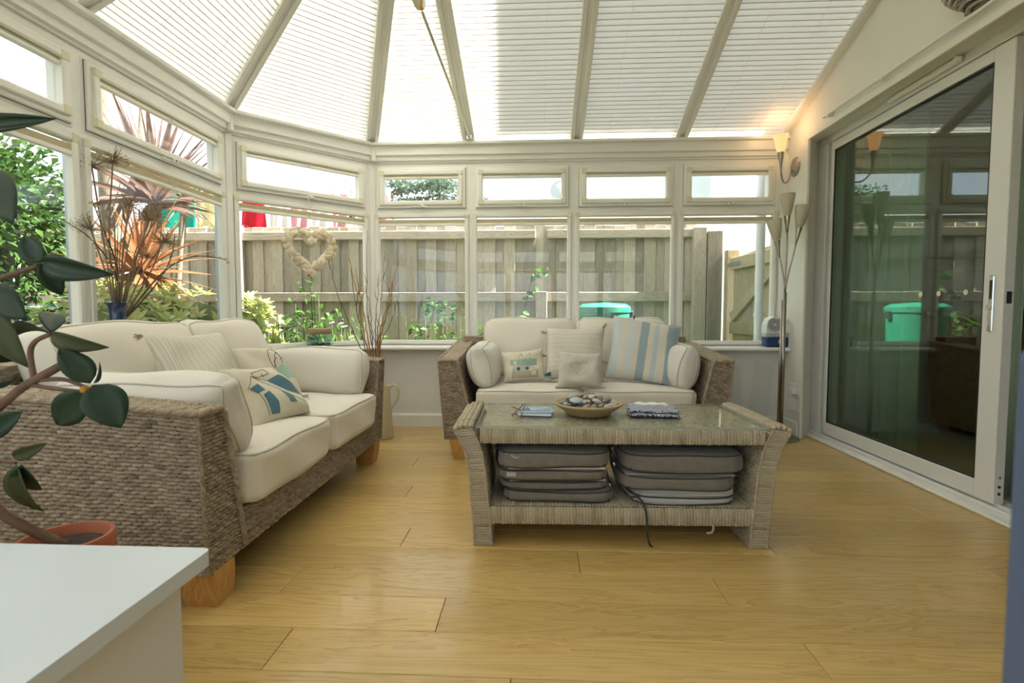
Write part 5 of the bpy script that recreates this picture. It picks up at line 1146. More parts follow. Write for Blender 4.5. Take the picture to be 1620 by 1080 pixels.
def catkin_twig(pts, lab, mat='twig_dark'):
    S = empty('catkin_twig', VT); tag(S, lab, 'twig', 'catkin twigs in the blue vase'); P = smooth_path([Vector(p) - VT for p in pts], 8); n = len(P)
    MB().tube(P, [.0042 * (1 - .65 * i / n) for i in range(n)], 6).build('stem', mat, S, True); mb = MB()
    for i in range(int(n * .3), n, 2):
        t = (P[min(i + 1, n - 1)] - P[i - 1]).normalized(); sd = Vector((rv.uniform(-1, 1), rv.uniform(-1, 1), rv.uniform(-.3, .8))).normalized(); d = (t + sd).normalized()
        mb.lathe([(.001, 0), (.0048, .004), (.0052, .009), (.0025, .014), (0, .015)], 7, Matrix.Translation(P[i] + sd * .003) @ d.to_track_quat('Z', 'Y').to_matrix().to_4x4())
    mb.build('catkin', 'catkin', S, True)['kind'] = 'stuff'
catkin_twig([(-1.875, 2.235, .80), (-1.86, 2.22, 1.02), (-1.84, 2.08, 1.16), (-1.82, 1.92, 1.22)], 'catkin twig arching left from the blue vase across the left pane')
catkin_twig([(-1.875, 2.235, .80), (-1.87, 2.24, 1.05), (-1.86, 2.15, 1.24), (-1.86, 2.11, 1.33)], 'catkin twig rising left of the seed heads from the vase')
catkin_twig([(-1.875, 2.235, .80), (-1.80, 2.42, 1.05), (-1.76, 2.58, 1.145), (-1.74, 2.78, 1.16), (-1.74, 2.88, 1.145)], 'long catkin twig arching right from the blue vase')
catkin_twig([(-1.875, 2.235, .80), (-1.83, 2.40, .98), (-1.80, 2.48, 1.12), (-1.80, 2.52, 1.25)], 'short catkin twig leaning right beside the arching one')
catkin_twig([(-1.875, 2.235, .80), (-1.85, 2.37, 1.0), (-1.82, 2.43, 1.15), (-1.83, 2.47, 1.30)], 'reddish catkin twig with red tip between the seed heads', 'twig_red')
# ---- tall cream jug of willow branches on the floor behind the left sofa
JG = empty('tall_jug', (-1.065, 3.50, 0)); tag(JG, 'tall ribbed cream jug with a looped handle behind the left sofa', 'jug')
pr_ = [(0, 0), (.070, 0), (.073, .006)]
for k in range(30): z = .02 + k * .011; r_ = .073 - .022 * (z / .36) + (.0012 if k % 2 else 0); pr_.append((r_, z))
pr_ += [(.052, .355), (.054, .368), (.050, .370), (.046, .35), (.046, .10), (0, .08)]
MB().lathe(pr_, 32).build('body', 'jug', JG, 60)
hd = [(.050, .0, .345), (.075, 0, .368), (.102, 0, .355), (.112, 0, .31), (.100, 0, .265), (.078, 0, .23), (.060, 0, .205)]
MB().tube(smooth_path(hd), .0085, 8).build('handle', 'jug', JG, True)
def branch(pts, lab, mat, r=.0042, k=0, seed=0):
    rg = random.Random(seed); J = Vector((-1.065, 3.50, .0)); S = empty('willow_branch', J); tag(S, lab, 'branch', 'branches in the cream jug')
    P = [Vector(p) - J for p in smooth_path(pts, 8)]; n = len(P); P = [p + Vector((rg.uniform(-.005, .005), rg.uniform(-.005, .005), 0)) * min(1, i / 6) for i, p in enumerate(P)]
    MB().tube(P, [r * (1 - .72 * i / n) for i in range(n)], 6).build('stem', mat, S, True)
    for q in range(k):
        i = rg.randint(n // 3, n - 3); d = Vector((rg.uniform(-.5, .5), rg.uniform(-.3, .3), 1)).normalized(); L = rg.uniform(.06, .16); p0 = P[i]
        MB().tube([p0, p0 + d * L * .5 + Vector((rg.uniform(-.01, .01), 0, 0)), p0 + d * L], [r * .5, r * .35, r * .15], 5).build('twig', mat, S, True)
jb = (-1.065, 3.50, .12); wb = [
    ((-1.20, 3.45, .62), (-1.33, 3.44, .95), (-1.41, 3.46, 1.22), 'twig_dark', 'dark twig leaning farthest left past the shell heart'),
    ((-1.17, 3.47, .62), (-1.25, 3.5, 1.0), (-1.30, 3.52, 1.36), 'twig_dark', 'thin dark twig curving up left of the corner post'),
    ((-1.15, 3.47, .60), (-1.21, 3.48, .9), (-1.285, 3.5, 1.25), 'twig_gold', 'golden brown branch left of the corner post'),
    ((-1.14, 3.48, .60), (-1.19, 3.5, .88), (-1.25, 3.53, 1.17), 'twig_gold', 'golden brown branch second from left, shorter'),
    ((-1.12, 3.47, .60), (-1.16, 3.49, .95), (-1.15, 3.5, 1.42), 'twig_dark', 'tallest dark twig in front of the corner post'),
    ((-1.11, 3.46, .60), (-1.13, 3.48, .85), (-1.17, 3.5, 1.05), 'twig_red', 'reddish twig bending against the corner post'),
    ((-1.10, 3.48, .60), (-1.10, 3.5, .85), (-1.08, 3.52, 1.10), 'twig_dark', 'dark wavy twig straight above the jug'),
    ((-1.09, 3.47, .60), (-1.06, 3.48, .90), (-1.03, 3.49, 1.28), 'twig_dark', 'tall dark twig just right of the corner post'),
    ((-1.08, 3.46, .60), (-1.02, 3.47, .9), (-.955, 3.48, 1.17), 'twig_gold', 'thick golden willow branch leaning right'),
    ((-1.075, 3.47, .60), (-1.01, 3.49, .9), (-.945, 3.5, 1.21), 'twig_gold', 'tallest golden willow branch leaning right'),
    ((-1.08, 3.48, .60), (-1.03, 3.5, .85), (-.96, 3.52, 1.10), 'twig_red', 'reddish willow branch beside the golden ones'),
    ((-1.07, 3.46, .58), (-.99, 3.47, .8), (-.93, 3.48, 1.0), 'twig_red', 'shortest reddish willow branch leaning farthest right')]
for i, (a, b, c, m_, lb) in enumerate(wb): branch([jb, a, b, c], lb, m_, .0068 if 'gold' in m_ else .0042, 3 if i % 2 else 2, i)
# ---- rubber plant in a terracotta pot on a low stool, near left
PT = Vector((-1.0, 1.03, .205))
SO = empty('plant_stool', (-1.0, 1.03, 0)); tag(SO, 'low wooden stool under the terracotta pot, mostly hidden by the white unit', 'stool')
MB().lathe([(0, .18), (.09, .18), (.093, .185), (.093, .20), (.09, .204), (0, .204)], 28).build('seat', 'beech', SO, 40)
for k in range(3): a = k * 2.09; MB().tube([(.06 * math.cos(a), .06 * math.sin(a), .182), (.085 * math.cos(a), .085 * math.sin(a), 0)], [.014, .011], 8).build('leg', 'beech', SO, True)
PL = empty('rubber_plant', PT); tag(PL, 'rubber plant with dark glossy leaves in a terracotta pot, close to the camera', 'plant')
MB().lathe([(0, 0), (.052, 0), (.055, .004), (.070, .14), (.082, .142), (.086, .146), (.087, .175), (.084, .182), (.077, .182), (.073, .176), (.066, .15), (0, .15)], 36).build('pot', 'terracotta', PL, 50)
MB().lathe([(0, .163), (.03, .166), (.072, .160)], 24).build('soil', 'soil', PL, True)
def leaf_mesh(nm, L, W, fold, curl, mat, nx=9, ny=5):
    vs = []; fs = []
    for i in range(nx + 1):
        t = i / nx; wd = W * (math.sin(PI * t ** .85) ** .75) * (1 - .1 * t) + (.0008 if i in (0, nx) else 0)
        for j in range(ny):
            s = (j / (ny - 1) * 2 - 1); vs.append((L * t, s * wd, fold * abs(s) * wd - curl * L * t * t + (.0 if abs(s) > .01 else -.0012)))
    for i in range(nx):
        for j in range(ny - 1): a = i * ny + j; fs.append((a, a + ny, a + ny + 1, a + 1))
    me = bpy.data.meshes.new(nm); me.from_pydata(vs, [], fs); me.update(); me.polygons.foreach_set('use_smooth', np.ones(len(fs), dtype=bool)); me.materials.append(M[mat]); return me
LF = [leaf_mesh('leaf', .125, .041, .28, .10, 'rubber_leaf'), leaf_mesh('leaf', .11, .034, .5, .35, 'rubber_leaf'), leaf_mesh('leaf', .12, .030, .55, .5, 'leaf_back')]
def leaf(base, tip, roll, kind=0, sc_=1.0, face=1.0):
    """a leaf blade from base to tip; face 1 turns its upper side to the room's doorway, 0 to the roof"""
    o = bpy.data.objects.new('leaf', LF[kind]); col.objects.link(o); o.parent = PL
    b = Vector(base) - PT; d = (Vector(tip) - Vector(base)); L = d.length; d.normalize(); z = Vector((.9, -1, .25)) * face + Vector((0, 0, 1)) * (1 - face); z = (z - d * z.dot(d)).normalized(); y = z.cross(d); s = L / .12
    o.matrix_local = Matrix(((d.x, y.x, z.x, b.x), (d.y, y.y, z.y, b.y), (d.z, y.z, z.z, b.z), (0, 0, 0, 1))) @ Matrix.Rotation(R(roll), 4, 'X') @ Matrix.Diagonal((s, s * sc_, s, 1)); m = o.modifiers.new('t', 'SOLIDIFY'); m.thickness = .0012; return o
def stemtube(pts, r0, r1):
    P = smooth_path([Vector(p) - PT for p in pts], 6); n = len(P); MB().tube(P, [r0 + (r1 - r0) * i / n for i in range(n)], 8).build('stem', 'bark', PL, True)
b0 = PT + Vector((0, 0, .16)); n1 = Vector((-1.1327, 0.98, 0.599)); n2 = Vector((-1.047, 0.98, 0.696)); n3 = Vector((-0.9409, 0.98, 0.7574))
stemtube([b0, Vector((-1.0999, 0.98, 0.4697)), n1, n2, n3], .0105, .008)
stemtube([n2 + (n3 - n2) * .45, Vector((-1.0055, 0.98, 0.7785)), Vector((-0.9936, 0.98, 0.8037)), Vector((-0.9614, 0.98, 0.8188))], .0055, .0045)
stemtube([n2 + (n3 - n2) * .5, Vector((-0.9397, 0.98, 0.7284)), Vector((-0.8946, 0.98, 0.7136))], .0045, .004); stemtube([n2 + (n3 - n2) * .35, Vector((-0.9734, 0.98, 0.7118)), Vector((-0.899, 0.98, 0.7035))], .0045, .004)
stemtube([n1, Vector((-1.1487, 0.98, 0.778)), Vector((-1.127, 0.98, 0.9163)), Vector((-1.0604, 0.98, 0.9286)), Vector((-0.9806, 0.98, 0.953))], .007, .0045)
stemtube([n1, Vector((-1.1057, 0.93, 0.7338)), Vector((-1.1035, 0.93, 0.9726)), Vector((-1.0416, 0.93, 1.1698))], .007, .004)
MB().lathe([(.003, -.008), (.0085, -.004), (.009, .003), (.004, .008), (0, .009)], 10, Matrix.Translation(Vector((-0.8949, 0.98, 0.7086)) - PT)).build('bud', 'bud', PL, True)
for (a, b, roll, k, w_) in (
        ((-0.8838, 0.98, 0.7212), (-0.931, 0.97, 0.7908), 20, 0, 1.0),
        ((-0.8801, 0.98, 0.7175), (-0.8262, 0.98, 0.6383), -8, 0, 1.22),
        ((-0.8912, 0.98, 0.7035), (-0.9753, 0.99, 0.6333), 10, 0, 0.9),
        ((-0.8777, 0.98, 0.7137), (-0.9245, 1.03, 0.6318), 62, 1, 0.8),
        ((-0.9613, 0.98, 0.8201), (-0.8838, 0.98, 0.779), 48, 2, 0.95),
        ((-0.9613, 0.98, 0.8201), (-1.0738, 1.02, 0.8535), 55, 1, 0.9),
        ((-0.9612, 0.98, 0.8226), (-1.0015, 1.03, 0.8848), 10, 1, 0.85),
        ((-0.9725, 0.98, 0.9592), (-1.0018, 0.96, 1.0141), -25, 1, 1.25),
        ((-0.9697, 0.98, 0.9616), (-0.845, 0.96, 0.9265), 42, 1, 0.68),
        ((-0.9751, 0.98, 0.9579), (-0.9627, 1.01, 0.8971), 0, 0, 0.85),
        ((-0.9778, 0.98, 0.9555), (-1.0328, 1.02, 0.9311), 0, 1, 0.8),
        ((-1.1032, 0.98, 1.2228), (-0.9117, 0.93, 1.2156), 40, 0, 0.26),
        ((-1.0875, 0.98, 1.1378), (-0.9872, 0.93, 1.042), 10, 0, 0.8),
        ((-1.1152, 0.98, 0.8913), (-0.9894, 0.94, 0.8804), -30, 1, 1.1),
        ((-1.0903, 0.98, 0.8663), (-1.0151, 0.94, 0.7817), 20, 2, 1.0),
        ((-1.0988, 0.98, 0.7198), (-1.0461, 0.98, 0.7125), 70, 1, 0.6),
        ((-1.1185, 0.98, 0.6121), (-1.0411, 0.98, 0.6578), 0, 0, 0.8),
        ((-1.1078, 0.98, 0.5658), (-1.1086, 1.03, 0.5393), 20, 2, 0.7),
        ((-1.0539, 0.98, 0.5717), (-1.0025, 0.98, 0.5852), 20, 2, 1.1),
        ((-1.0468, 0.98, 0.555), (-1.0479, 0.98, 0.4367), 35, 2, 0.75),
        ((-1.0361, 0.98, 0.5552), (-1.0473, 1.01, 0.466), 30, 1, 0.9)):
    leaf(a, b, roll, k, w_)
stemtube([Vector((-1.162, 0.98, 0.5598)), Vector((-1.1077, 0.98, 0.5671)), Vector((-1.0479, 0.98, 0.5589))], .005, .0035)
leaf(Vector((-0.8773, 0.98, 0.7213)), Vector((-0.8411, 0.97, 0.7552)), 60, 1, .18)
# ---- white unit in the foreground
WU = empty('white_cabinet', (-.85, .47, 0)); tag(WU, 'plain white low cabinet close to the camera at lower left', 'cabinet')
tp = MB()
zc = 12
pts = [(-.40, -.13), (.340, -.13), (.352, -.118), (.352, .273)] + [(.340 + .012 * math.cos(t), .273 + .012 * math.sin(t)) for t in np.linspace(.3, 1.2, 3)] + [(.340, .285), (-.40, .285)]
MB().prism(pts, .4765, .5).build('top', 'white_unit', WU); bd = MB().box(-.38, .318, -.11, .262, .0, .4765, .002).build('body', 'white_side', WU)
for q in (0, 1):
    dd = MB().box(-.376 + q * .348, -.034 + q * .348, -.126, -.11, .05, .46, .003).build('door', 'white_side', WU); MB().lathe([(0, 0), (.008, .003), (.011, .018), (0, .022)], 12, Matrix.Translation((-.07 + q * .10, -.126, .32)) @ Matrix.Rotation(PI / 2, 4, 'X')).build('knob', 'chrome', dd)
# ---- tie rod from the eaves bracket up to a pulley
TR = empty('tie_rod', (-.50, 3.86, 2.13)); tag(TR, 'slim beige tie rod from a chrome bracket at the eaves up to a round pulley', 'rod')
e_ = Vector((-.553, 2.54, 2.295)) - TR.location; a_ = Vector((0, -.02, .02))
MB().tube([a_, e_], .0075, 10).build('rod', 'upvc_aged', TR, True); MB().box(-.016, .016, -.03, .02, -.01, .05, .004).build('bracket', 'chrome', TR); MB().tube([(-.02, -.02, .02), (.02, -.02, .02)], .007, 8).build('bolt', 'chrome', TR, True)
MB().lathe([(0, -.014), (.05, -.014), (.056, -.01), (.056, .01), (.05, .014), (0, .014)], 28, Matrix.Translation(e_ + Vector((-.012, -.03, .055))) @ Matrix.Rotation(PI / 2, 4, 'Y') @ Matrix.Rotation(R(15), 4, 'X')).build('pulley', 'upvc_aged', TR, 40)
MB().box(-.008, .008, -.04, -.01, .0, .16, .003, Matrix.Translation(e_)).build('strap', 'beech', TR)
pz = RZ - .04 - (TR.location.z + e_.z)
MB().tube([e_ + Vector((0, -.03, .1)), Vector((-.505, 2.12, RZ - .03)) - TR.location], .006, 8).build('hanger', 'upvc_aged', TR, True)

# ================================================================== GARDEN
GZ = -.12
struct(MB().add([(-60, 4.12, GZ), (9, 4.12, GZ), (60, 60, GZ), (-60, 60, GZ)], [(0, 1, 2, 3)]).build('ground_garden', 'ground')); struct(MB().add([(-60, -40, GZ), (-2.12, -40, GZ), (-2.12, 4.12, GZ), (-60, 4.12, GZ)], [(0, 1, 2, 3)]).build('ground_lawn', 'ground')); struct(MB().add([(-2.12, -40, GZ - .01), (60, -40, GZ - .01), (60, FY - .17, GZ - .01), (-2.12, FY - .17, GZ - .01)], [(0, 1, 2, 3)]).build('ground_front', 'ground'))
# ---- close-boarded fence
FN = empty('board_fence', (0, 5.4, GZ)); tag(FN, 'weathered close-boarded wooden fence with two rails behind the back windows', 'fence')
rf_ = random.Random(21); pme = []
for v_ in range(3):
    mb = MB().box(0, .116, 0, .016, 0, 1.885 + (.004, -.004, 0)[v_], .003); me = bpy.data.meshes.new('plank'); me.from_pydata(mb.v, [], mb.f); me.update(); me.materials.append(M['fence']); pme.append(me)
x = -5.6
while x < 1.55:
    o = bpy.data.objects.new('plank', rf_.choice(pme)); col.objects.link(o); o.parent = FN; o.location = (x, .02 + .017 * (len(FN.children) % 2), rf_.uniform(-.005, .005)); x += .103
for x0, x1 in ((-5.6, -3.2), (-3.19, -.02), (.10, 1.58)):
    for z0, z1 in ((1.745, 1.83), (1.10, 1.195), (.3, .39)): MB().box(x0, x1, -.03, .02, z0, z1, .004).build('rail', 'fence_rail', FN)
for x0, w_, h_ in ((-3.22, .11, 1.9), (-.02, .12, 1.2), (1.565, .13, 1.84), (1.70, .145, 1.80)): MB().box(x0, x0 + w_, -.075 - (x0 > 1.6) * .02, .02, 0, h_, .005).build('post', 'fence', FN)
# ---- side gate standing open along the path
GT = empty('garden_gate', (1.92, 5.28, GZ), R(-87)); tag(GT, 'ledged and braced wooden garden gate standing ajar at the right', 'gate')
MB().box(-.03, .05, -.06, .06, 0, 1.60, .006).build('hanging_post', 'gate_wood', GT)
for k in range(9): MB().box(.06 + k * .1, .157 + k * .1, 0, .016, .06, 1.515 + .035 * math.sin(k / 8 * PI / 2), .003).build('plank', 'gate_wood', GT)
for z0 in (.12, .78, 1.40): MB().box(.06, .96, -.035, 0, z0, z0 + .115, .004).build('ledge', 'gate_wood', GT)
for zA, zB in ((.235, .78), (.895, 1.40)):
    L = math.hypot(.8, zB - zA); MB().box(0, L, -.033, -.002, -.05, .05, .003, Matrix.Translation((.08, 0, zA + .04)) @ Matrix.Rotation(-math.atan2(zB - zA - .08, .8), 4, 'Y')).build('brace', 'gate_wood', GT)
MB().box(.0, .3, -.042, -.034, 1.435, 1.475, .002).build('hinge', 'galv', GT)
# ---- white downpipe at the corner of the house
DPp = empty('downpipe', (1.79, 4.30, GZ)); tag(DPp, 'white plastic downpipe outside the right hand back window', 'pipe')
MB().tube([(0, 0, 0), (0, 0, 2.05), (.0, -.0, 2.10), (-.06, -.1, 2.22)], .034, 16).build('pipe', 'pipe', DPp, 40)
for zz in (.95, 1.9): MB().lathe([(.0345, 0), (.039, 0), (.039, .03), (.0345, .03)], 16, Matrix.Translation((0, 0, zz))).build('bracket', 'pipe', DPp, 40)
MB().box(.03, .12, -.012, .012, .955, .975).build('bracket_arm', 'pipe', DPp)
# ---- green water butt
BN = empty('garden_bin', (.60, 4.72, GZ)); tag(BN, 'round green plastic garden bin outside behind the back sofa', 'bin')
MB().lathe([(0, 0), (.18, 0), (.19, .01), (.225, .98), (.235, .985), (.235, 1.03), (.22, 1.045), (.19, 1.062), (0, 1.075)], 36).build('body', 'bin', BN, 40); MB().box(.222, .255, -.03, .03, .93, 1.0, .008).build('lid_clip', 'black', BN)
# ---- neighbour's white house with a satellite dish
NH = empty('neighbour_house', (5.0, 15, GZ)); tag(NH, 'bright white rendered house beyond the fence', 'house')
wl = MB(); wl.box(-4.75, 6, 0, 8, 0, 6.2); wl.build('wall', 'render_white', NH); rfm = MB(); rfm.add([(-4.7, -.3, 6.1), (6.2, -.3, 6.1), (6.2, 4, 8.4), (-4.7, 4, 8.4), (-4.7, 8.0, 6.2), (6.2, 8.0, 6.2)], [(0, 1, 2, 3), (3, 2, 5, 4)]); rfm.build('roof', 'roof_tile', NH)
for wx in (-1.2, 2.4):
    w_ = MB().box(wx, wx + 1.1, -.04, .02, 4.0, 5.2, .02).build('window', 'upvc', NH); MB().box(wx + .08, wx + 1.02, -.05, -.03, 4.08, 5.12).build('pane', 'grey_plastic', w_)
SD = empty('satellite_dish', (.62, 14.72, 4.30)); tag(SD, 'grey satellite dish on the corner of the white house', 'dish')
dm = MB(); dm.lathe([(0, .06), (.1, .052), (.2, .03), (.27, 0), (.275, 0), (.2, .04), (0, .07)], 28, Matrix.Rotation(R(75), 4, 'X') @ Matrix.Rotation(R(-14), 4, 'Y')); dm.build('reflector', 'dish', SD, 60)
MB().tube([(0, .05, -.05), (.05, .2, -.1), (.05, .30, -.1)], .02, 8).build('mount', 'galv', SD, True); MB().tube([(0, -.05, -.24), (0, -.32, -.12)], .012, 6).build('feed_arm', 'galv', SD, True)
# ---- foliage helpers
def leaf_cloud(name, pts, L, W, mat, seed, jitter=1.0, droop=.3, up=.4):
    """many leaves in one mesh: pts are (position, outward)"""
    g = np.random.RandomState(seed); n = len(pts); P = np.array([p for p, _ in pts]); D = np.array([d for _, d in pts]) + g.normal(0, .55 * jitter, (n, 3)) + np.array([0, 0, up]); D /= np.linalg.norm(D, axis=1, keepdims=True)
    A = np.cross(D, g.normal(0, 1, (n, 3))); A /= np.linalg.norm(A, axis=1, keepdims=True); l = L * g.uniform(.65, 1.25, (n, 1)); w_ = W * g.uniform(.7, 1.2, (n, 1)); dr = np.array([0, 0, -1.0]) * l * droop
    Vv = np.stack([P, P + D * l * .5 + A * w_, P + D * l + dr, P + D * l * .5 - A * w_], 1).reshape(-1, 3)
    me = bpy.data.meshes.new(name); me.from_pydata([tuple(v) for v in Vv], [], [(4 * i, 4 * i + 1, 4 * i + 2, 4 * i + 3) for i in range(n)]); me.update(); return me
def blob_pts(c, r, n, seed, shell=.75):
    g = np.random.RandomState(seed); d = g.normal(0, 1, (n, 3)); d /= np.linalg.norm(d, axis=1, keepdims=True); q = g.uniform(shell, 1.05, (n, 1)); P = np.array(c) + d * q * np.array(r); return [(P[i], d[i]) for i in range(n)]
def blob(mb, c, r, k=1.0):
    bm = bmesh.new(); bmesh.ops.create_icosphere(bm, subdivisions=2, radius=1); mb.add([(c[0] + v.co.x * r[0] * k, c[1] + v.co.y * r[1] * k, c[2] + v.co.z * r[2] * k) for v in bm.verts], [tuple(v.index for v in f.verts) for f in bm.faces]); bm.free()
# ---- tall hedge outside the left window
HG = empty('hedge', (-3.4, 2.2, GZ)); tag(HG, 'tall dense green hedge outside the left window, beside the palms', 'hedge')
hc = [((-.05, -.9, .8), (.42, .7, .95)), ((0, -.1, .9), (.42, .7, 1.0)), ((0, .70, .9), (.42, .6, 1.0)), ((-.1, -.6, 1.65), (.4, .7, .55)), ((0, .25, 1.7), (.4, .6, .50)), ((.02, .80, 1.62), (.40, .52, .52)), ((0, -1.6, 1.0), (.5, .7, 1.1))]
mb = MB(); ap = []
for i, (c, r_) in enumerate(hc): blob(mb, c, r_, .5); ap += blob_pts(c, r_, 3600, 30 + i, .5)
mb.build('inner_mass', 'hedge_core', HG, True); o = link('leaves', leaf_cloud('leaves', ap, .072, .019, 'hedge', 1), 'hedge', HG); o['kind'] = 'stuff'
for k in range(5): MB().tube([(rf_.uniform(-.2, .2), -1.2 + k * .5, 0), (rf_.uniform(-.2, .2), -1.2 + k * .5, 1.3)], [.03, .012], 6).build('stem', 'bark', HG, True)
# ---- yellow-green evergreen bush with whorled leaves
BU = empty('evergreen_bush', (-2.62, 3.32, GZ)); tag(BU, 'yellow-green evergreen bush with whorled leaves outside the left window', 'bush')
bl_me = leaf_mesh('leaf', .088, .0135, .25, .18, 'bush_leaf', 4, 3); rB = random.Random(31); ros = []
cl = [((.02, 0, .80), (.34, .40, .34)), ((.10, .42, .84), (.34, .38, .34)), ((.0, -.35, .78), (.30, .32, .32)), ((.24, .72, .78), (.3, .3, .34)), ((-.22, .2, .88), (.35, .4, .32)), ((.1, .2, .45), (.35, .7, .4))]
mbb = MB()
for i, (c, r_) in enumerate(cl):
    blob(mbb, c, r_, .66)
    for p_, d_ in blob_pts(c, r_, 110, 50 + i, .72):
        if d_[2] > -.25 and (d_[0] > -.45): ros.append((Vector(p_), Vector(d_)))
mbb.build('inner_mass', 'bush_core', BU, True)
ros.sort(key=lambda q: -(q[0].x * .8 + q[0].z * 1.2)); cnt = 0; rest = MB()
for p_, d_ in ros:
    ax = (d_ + Vector((.35, -.15, .8))).normalized(); q = ax.to_track_quat('Z', 'Y').to_matrix().to_4x4(); nl = 8; a0 = rB.uniform(0, 6)
    for k in range(nl):
        m4 = Matrix.Translation(p_) @ q @ Matrix.Rotation(a0 + k * 2 * PI / nl + rB.uniform(-.2, .2), 4, 'Z') @ Matrix.Rotation(-R(rB.uniform(15, 60)), 4, 'Y') @ Matrix.Diagonal((*[rB.uniform(.75, 1.15)] * 3, 1))
        if cnt < 300: o = bpy.data.objects.new('leaf', bl_me); col.objects.link(o); o.parent = BU; o.matrix_local = m4; cnt += 1
        else: rest.add([v.co for v in bl_me.vertices], [tuple(f.vertices) for f in bl_me.polygons], m4)
rest.build('leaf_mass', 'bush_leaf', BU, True)['kind'] = 'stuff'
for k in range(6): MB().tube([(rB.uniform(-.1, .2), rB.uniform(-.2, .5), 0), (rB.uniform(-.2, .3), rB.uniform(-.3, .7), .7)], [.018, .008], 6).build('stem', 'bark', BU, True)
# ---- cordyline palms
def palm(base, crown, n, L, W, mat, trunk_r, lab, seed, emin=-25, tilt=0, azc=None):
    rg = random.Random(seed); S = empty('cordyline_palm', base); tag(S, lab, 'palm', 'cordyline palms in the garden'); c = Vector(crown) - Vector(base)
    MB().tube(smooth_path([(0, 0, 0), c * .5 + Vector((rg.uniform(-.03, .03), .02, 0)), c]), [trunk_r] * 12 + [trunk_r * .8], 10).build('trunk', 'cord_trunk', S, True)
    me = []
    for v_ in range(3):
        vs = []; fs = []; nx = 8; dr = (.12, .35, .6)[v_]
        for i in range(nx + 1):
            t = i / nx; wd = W * (.35 + .65 * math.sin(PI * min(1, t * 1.25 + .12))) * (1 - t ** 3) + .0006
            for s in (-1, 0, 1): vs.append((L * t * (1 - .12 * dr * t), s * wd, abs(s) * wd * .5 - dr * L * t * t * .55))
        for i in range(nx):
            for j in range(2): a = i * 3 + j; fs.append((a, a + 3, a + 4, a + 1))
        m_ = bpy.data.meshes.new('leaf'); m_.from_pydata(vs, [], fs); m_.update(); m_.polygons.foreach_set('use_smooth', np.ones(len(fs), dtype=bool)); m_.materials.append(M[mat]); me.append(m_)
    for k in range(n):
        el = R(emin + (88 - emin) * ((k + .5) / n) ** .8); az = k * 2.39996 + rg.uniform(-.2, .2)
        o = bpy.data.objects.new('leaf', me[0 if el > R(45) else (1 if el > R(10) else rg.choice([1, 2]))]); col.objects.link(o); o.parent = S; s = rg.uniform(.8, 1.1)
        o.matrix_local = Matrix.Translation(c + Vector((0, 0, rg.uniform(-.03, .02)))) @ Matrix.Rotation(az, 4, 'Z') @ Matrix.Rotation(-el, 4, 'Y') @ Matrix.Rotation(rg.uniform(-.5, .5), 4, 'X') @ Matrix.Diagonal((s, s, s, 1))
    return S
palm((-2.98, 3.70, GZ), (-2.92, 3.72, 1.15), 78, .60, .023, 'cord_orange', .045, 'orange-red spiky cordyline behind the bush outside the left window', 3, -35)
palm((-3.25, 4.15, GZ), (-3.05, 4.05, 1.72), 60, .95, .036, 'cord_purple', .05, 'tall purple-brown cordyline whose leaves fill the small top window', 4, -5)
palm((-3.75, 5.0, GZ), (-3.48, 5.02, 1.95), 40, .55, .018, 'cord_green', .03, 'slender dark green cordyline with a thin pale trunk near the fence', 5, -45)
tt = empty('tree_trunk', (-3.65, 4.35, GZ)); tag(tt, 'rough bare tree trunk beside the hedge outside the left window', 'tree'); MB().tube([(0, 0, 0), (.02, 0, 1.2), (-.03, .02, 2.4), (.04, 0, 3.6)], [.11, .10, .09, .08], 12).build('trunk', 'cord_trunk', tt, True); MB().tube([(0, 0, 1.6), (.2, .1, 2.3), (.25, .12, 3.2)], [.05, .04, .03], 8).build('limb', 'cord_trunk', tt, True)
# ---- washing on the line
ln = empty('washing_line', (-3.5, 6.3, GZ)); tag(ln, 'thin washing line on two posts behind the fence', 'washing line')
lo_ = Vector(ln.location); MB().tube([Vector(p) - lo_ for p in ((-5.2, 6.2, 2.42), (-3.2, 6.3, 2.34), (-1.96, 6.328, 2.374))], .004, 5).build('line', 'string', ln)
for q in ((-5.2, 6.2), (-1.96, 6.328)): MB().tube([(q[0] - lo_.x, q[1] - lo_.y, 0), (q[0] - lo_.x, q[1] - lo_.y, 2.5)], .025, 8).build('post', 'fence', ln, True)
def line_at(x): return 2.42 + (x + 5.2) / 2 * (-.08) if x < -3.2 else 2.34 + (x + 3.2) / 2.2 * .06
def garment(x, z1, w_, h_, mat, lab, y=None, seed=0):
    y = 6.2 + .05 * (x + 5.2) if x < -3.2 else 6.3 + .05 / 2.2 * (x + 3.2); h_ += line_at(x) - z1; z1 = line_at(x) + .004
    vs = []; fs = []; nx, nz = 12, 6
    for j in range(nz + 1):
        for i in range(nx + 1):
            u, v = i / nx, j / nz; sl_ = .12 * w_ * (1 if v < .35 else 0) * (abs(2 * u - 1) > .8); vs.append((w_ * (u - .5) * (1 + .1 * math.sin(v * 3 + seed)), .03 * v * math.sin(u * 9 + seed + v * 2), -h_ * v - v * .03 * math.sin(u * 7 + seed) - sl_ * (v > 0)))
    for j in range(nz):
        for i in range(nx): a = j * (nx + 1) + i; fs.append((a, a + 1, a + nx + 2, a + nx + 1))
    o = MB().add(vs, fs).build('garment', mat, None, True); o.location = (x, y, z1); o.modifiers.new('t', 'SOLIDIFY').thickness = .006; tag(o, lab, 'clothing', 'washing on the line')
garment(-4.45, 2.33, .50, .62, 'cloth_teal', 'teal green garment hanging on the washing line behind the palms'); garment(-4.05, 2.20, .26, .30, 'cloth_yellow', 'pale yellow garment on the washing line', seed=2); garment(-3.80, 2.16, .24, .36, 'cloth_purple', 'dark plum garment on the washing line', seed=3)
garment(-3.48, 2.16, .30, .42, 'cloth_red', 'bright red garment hanging above the fence', seed=4)
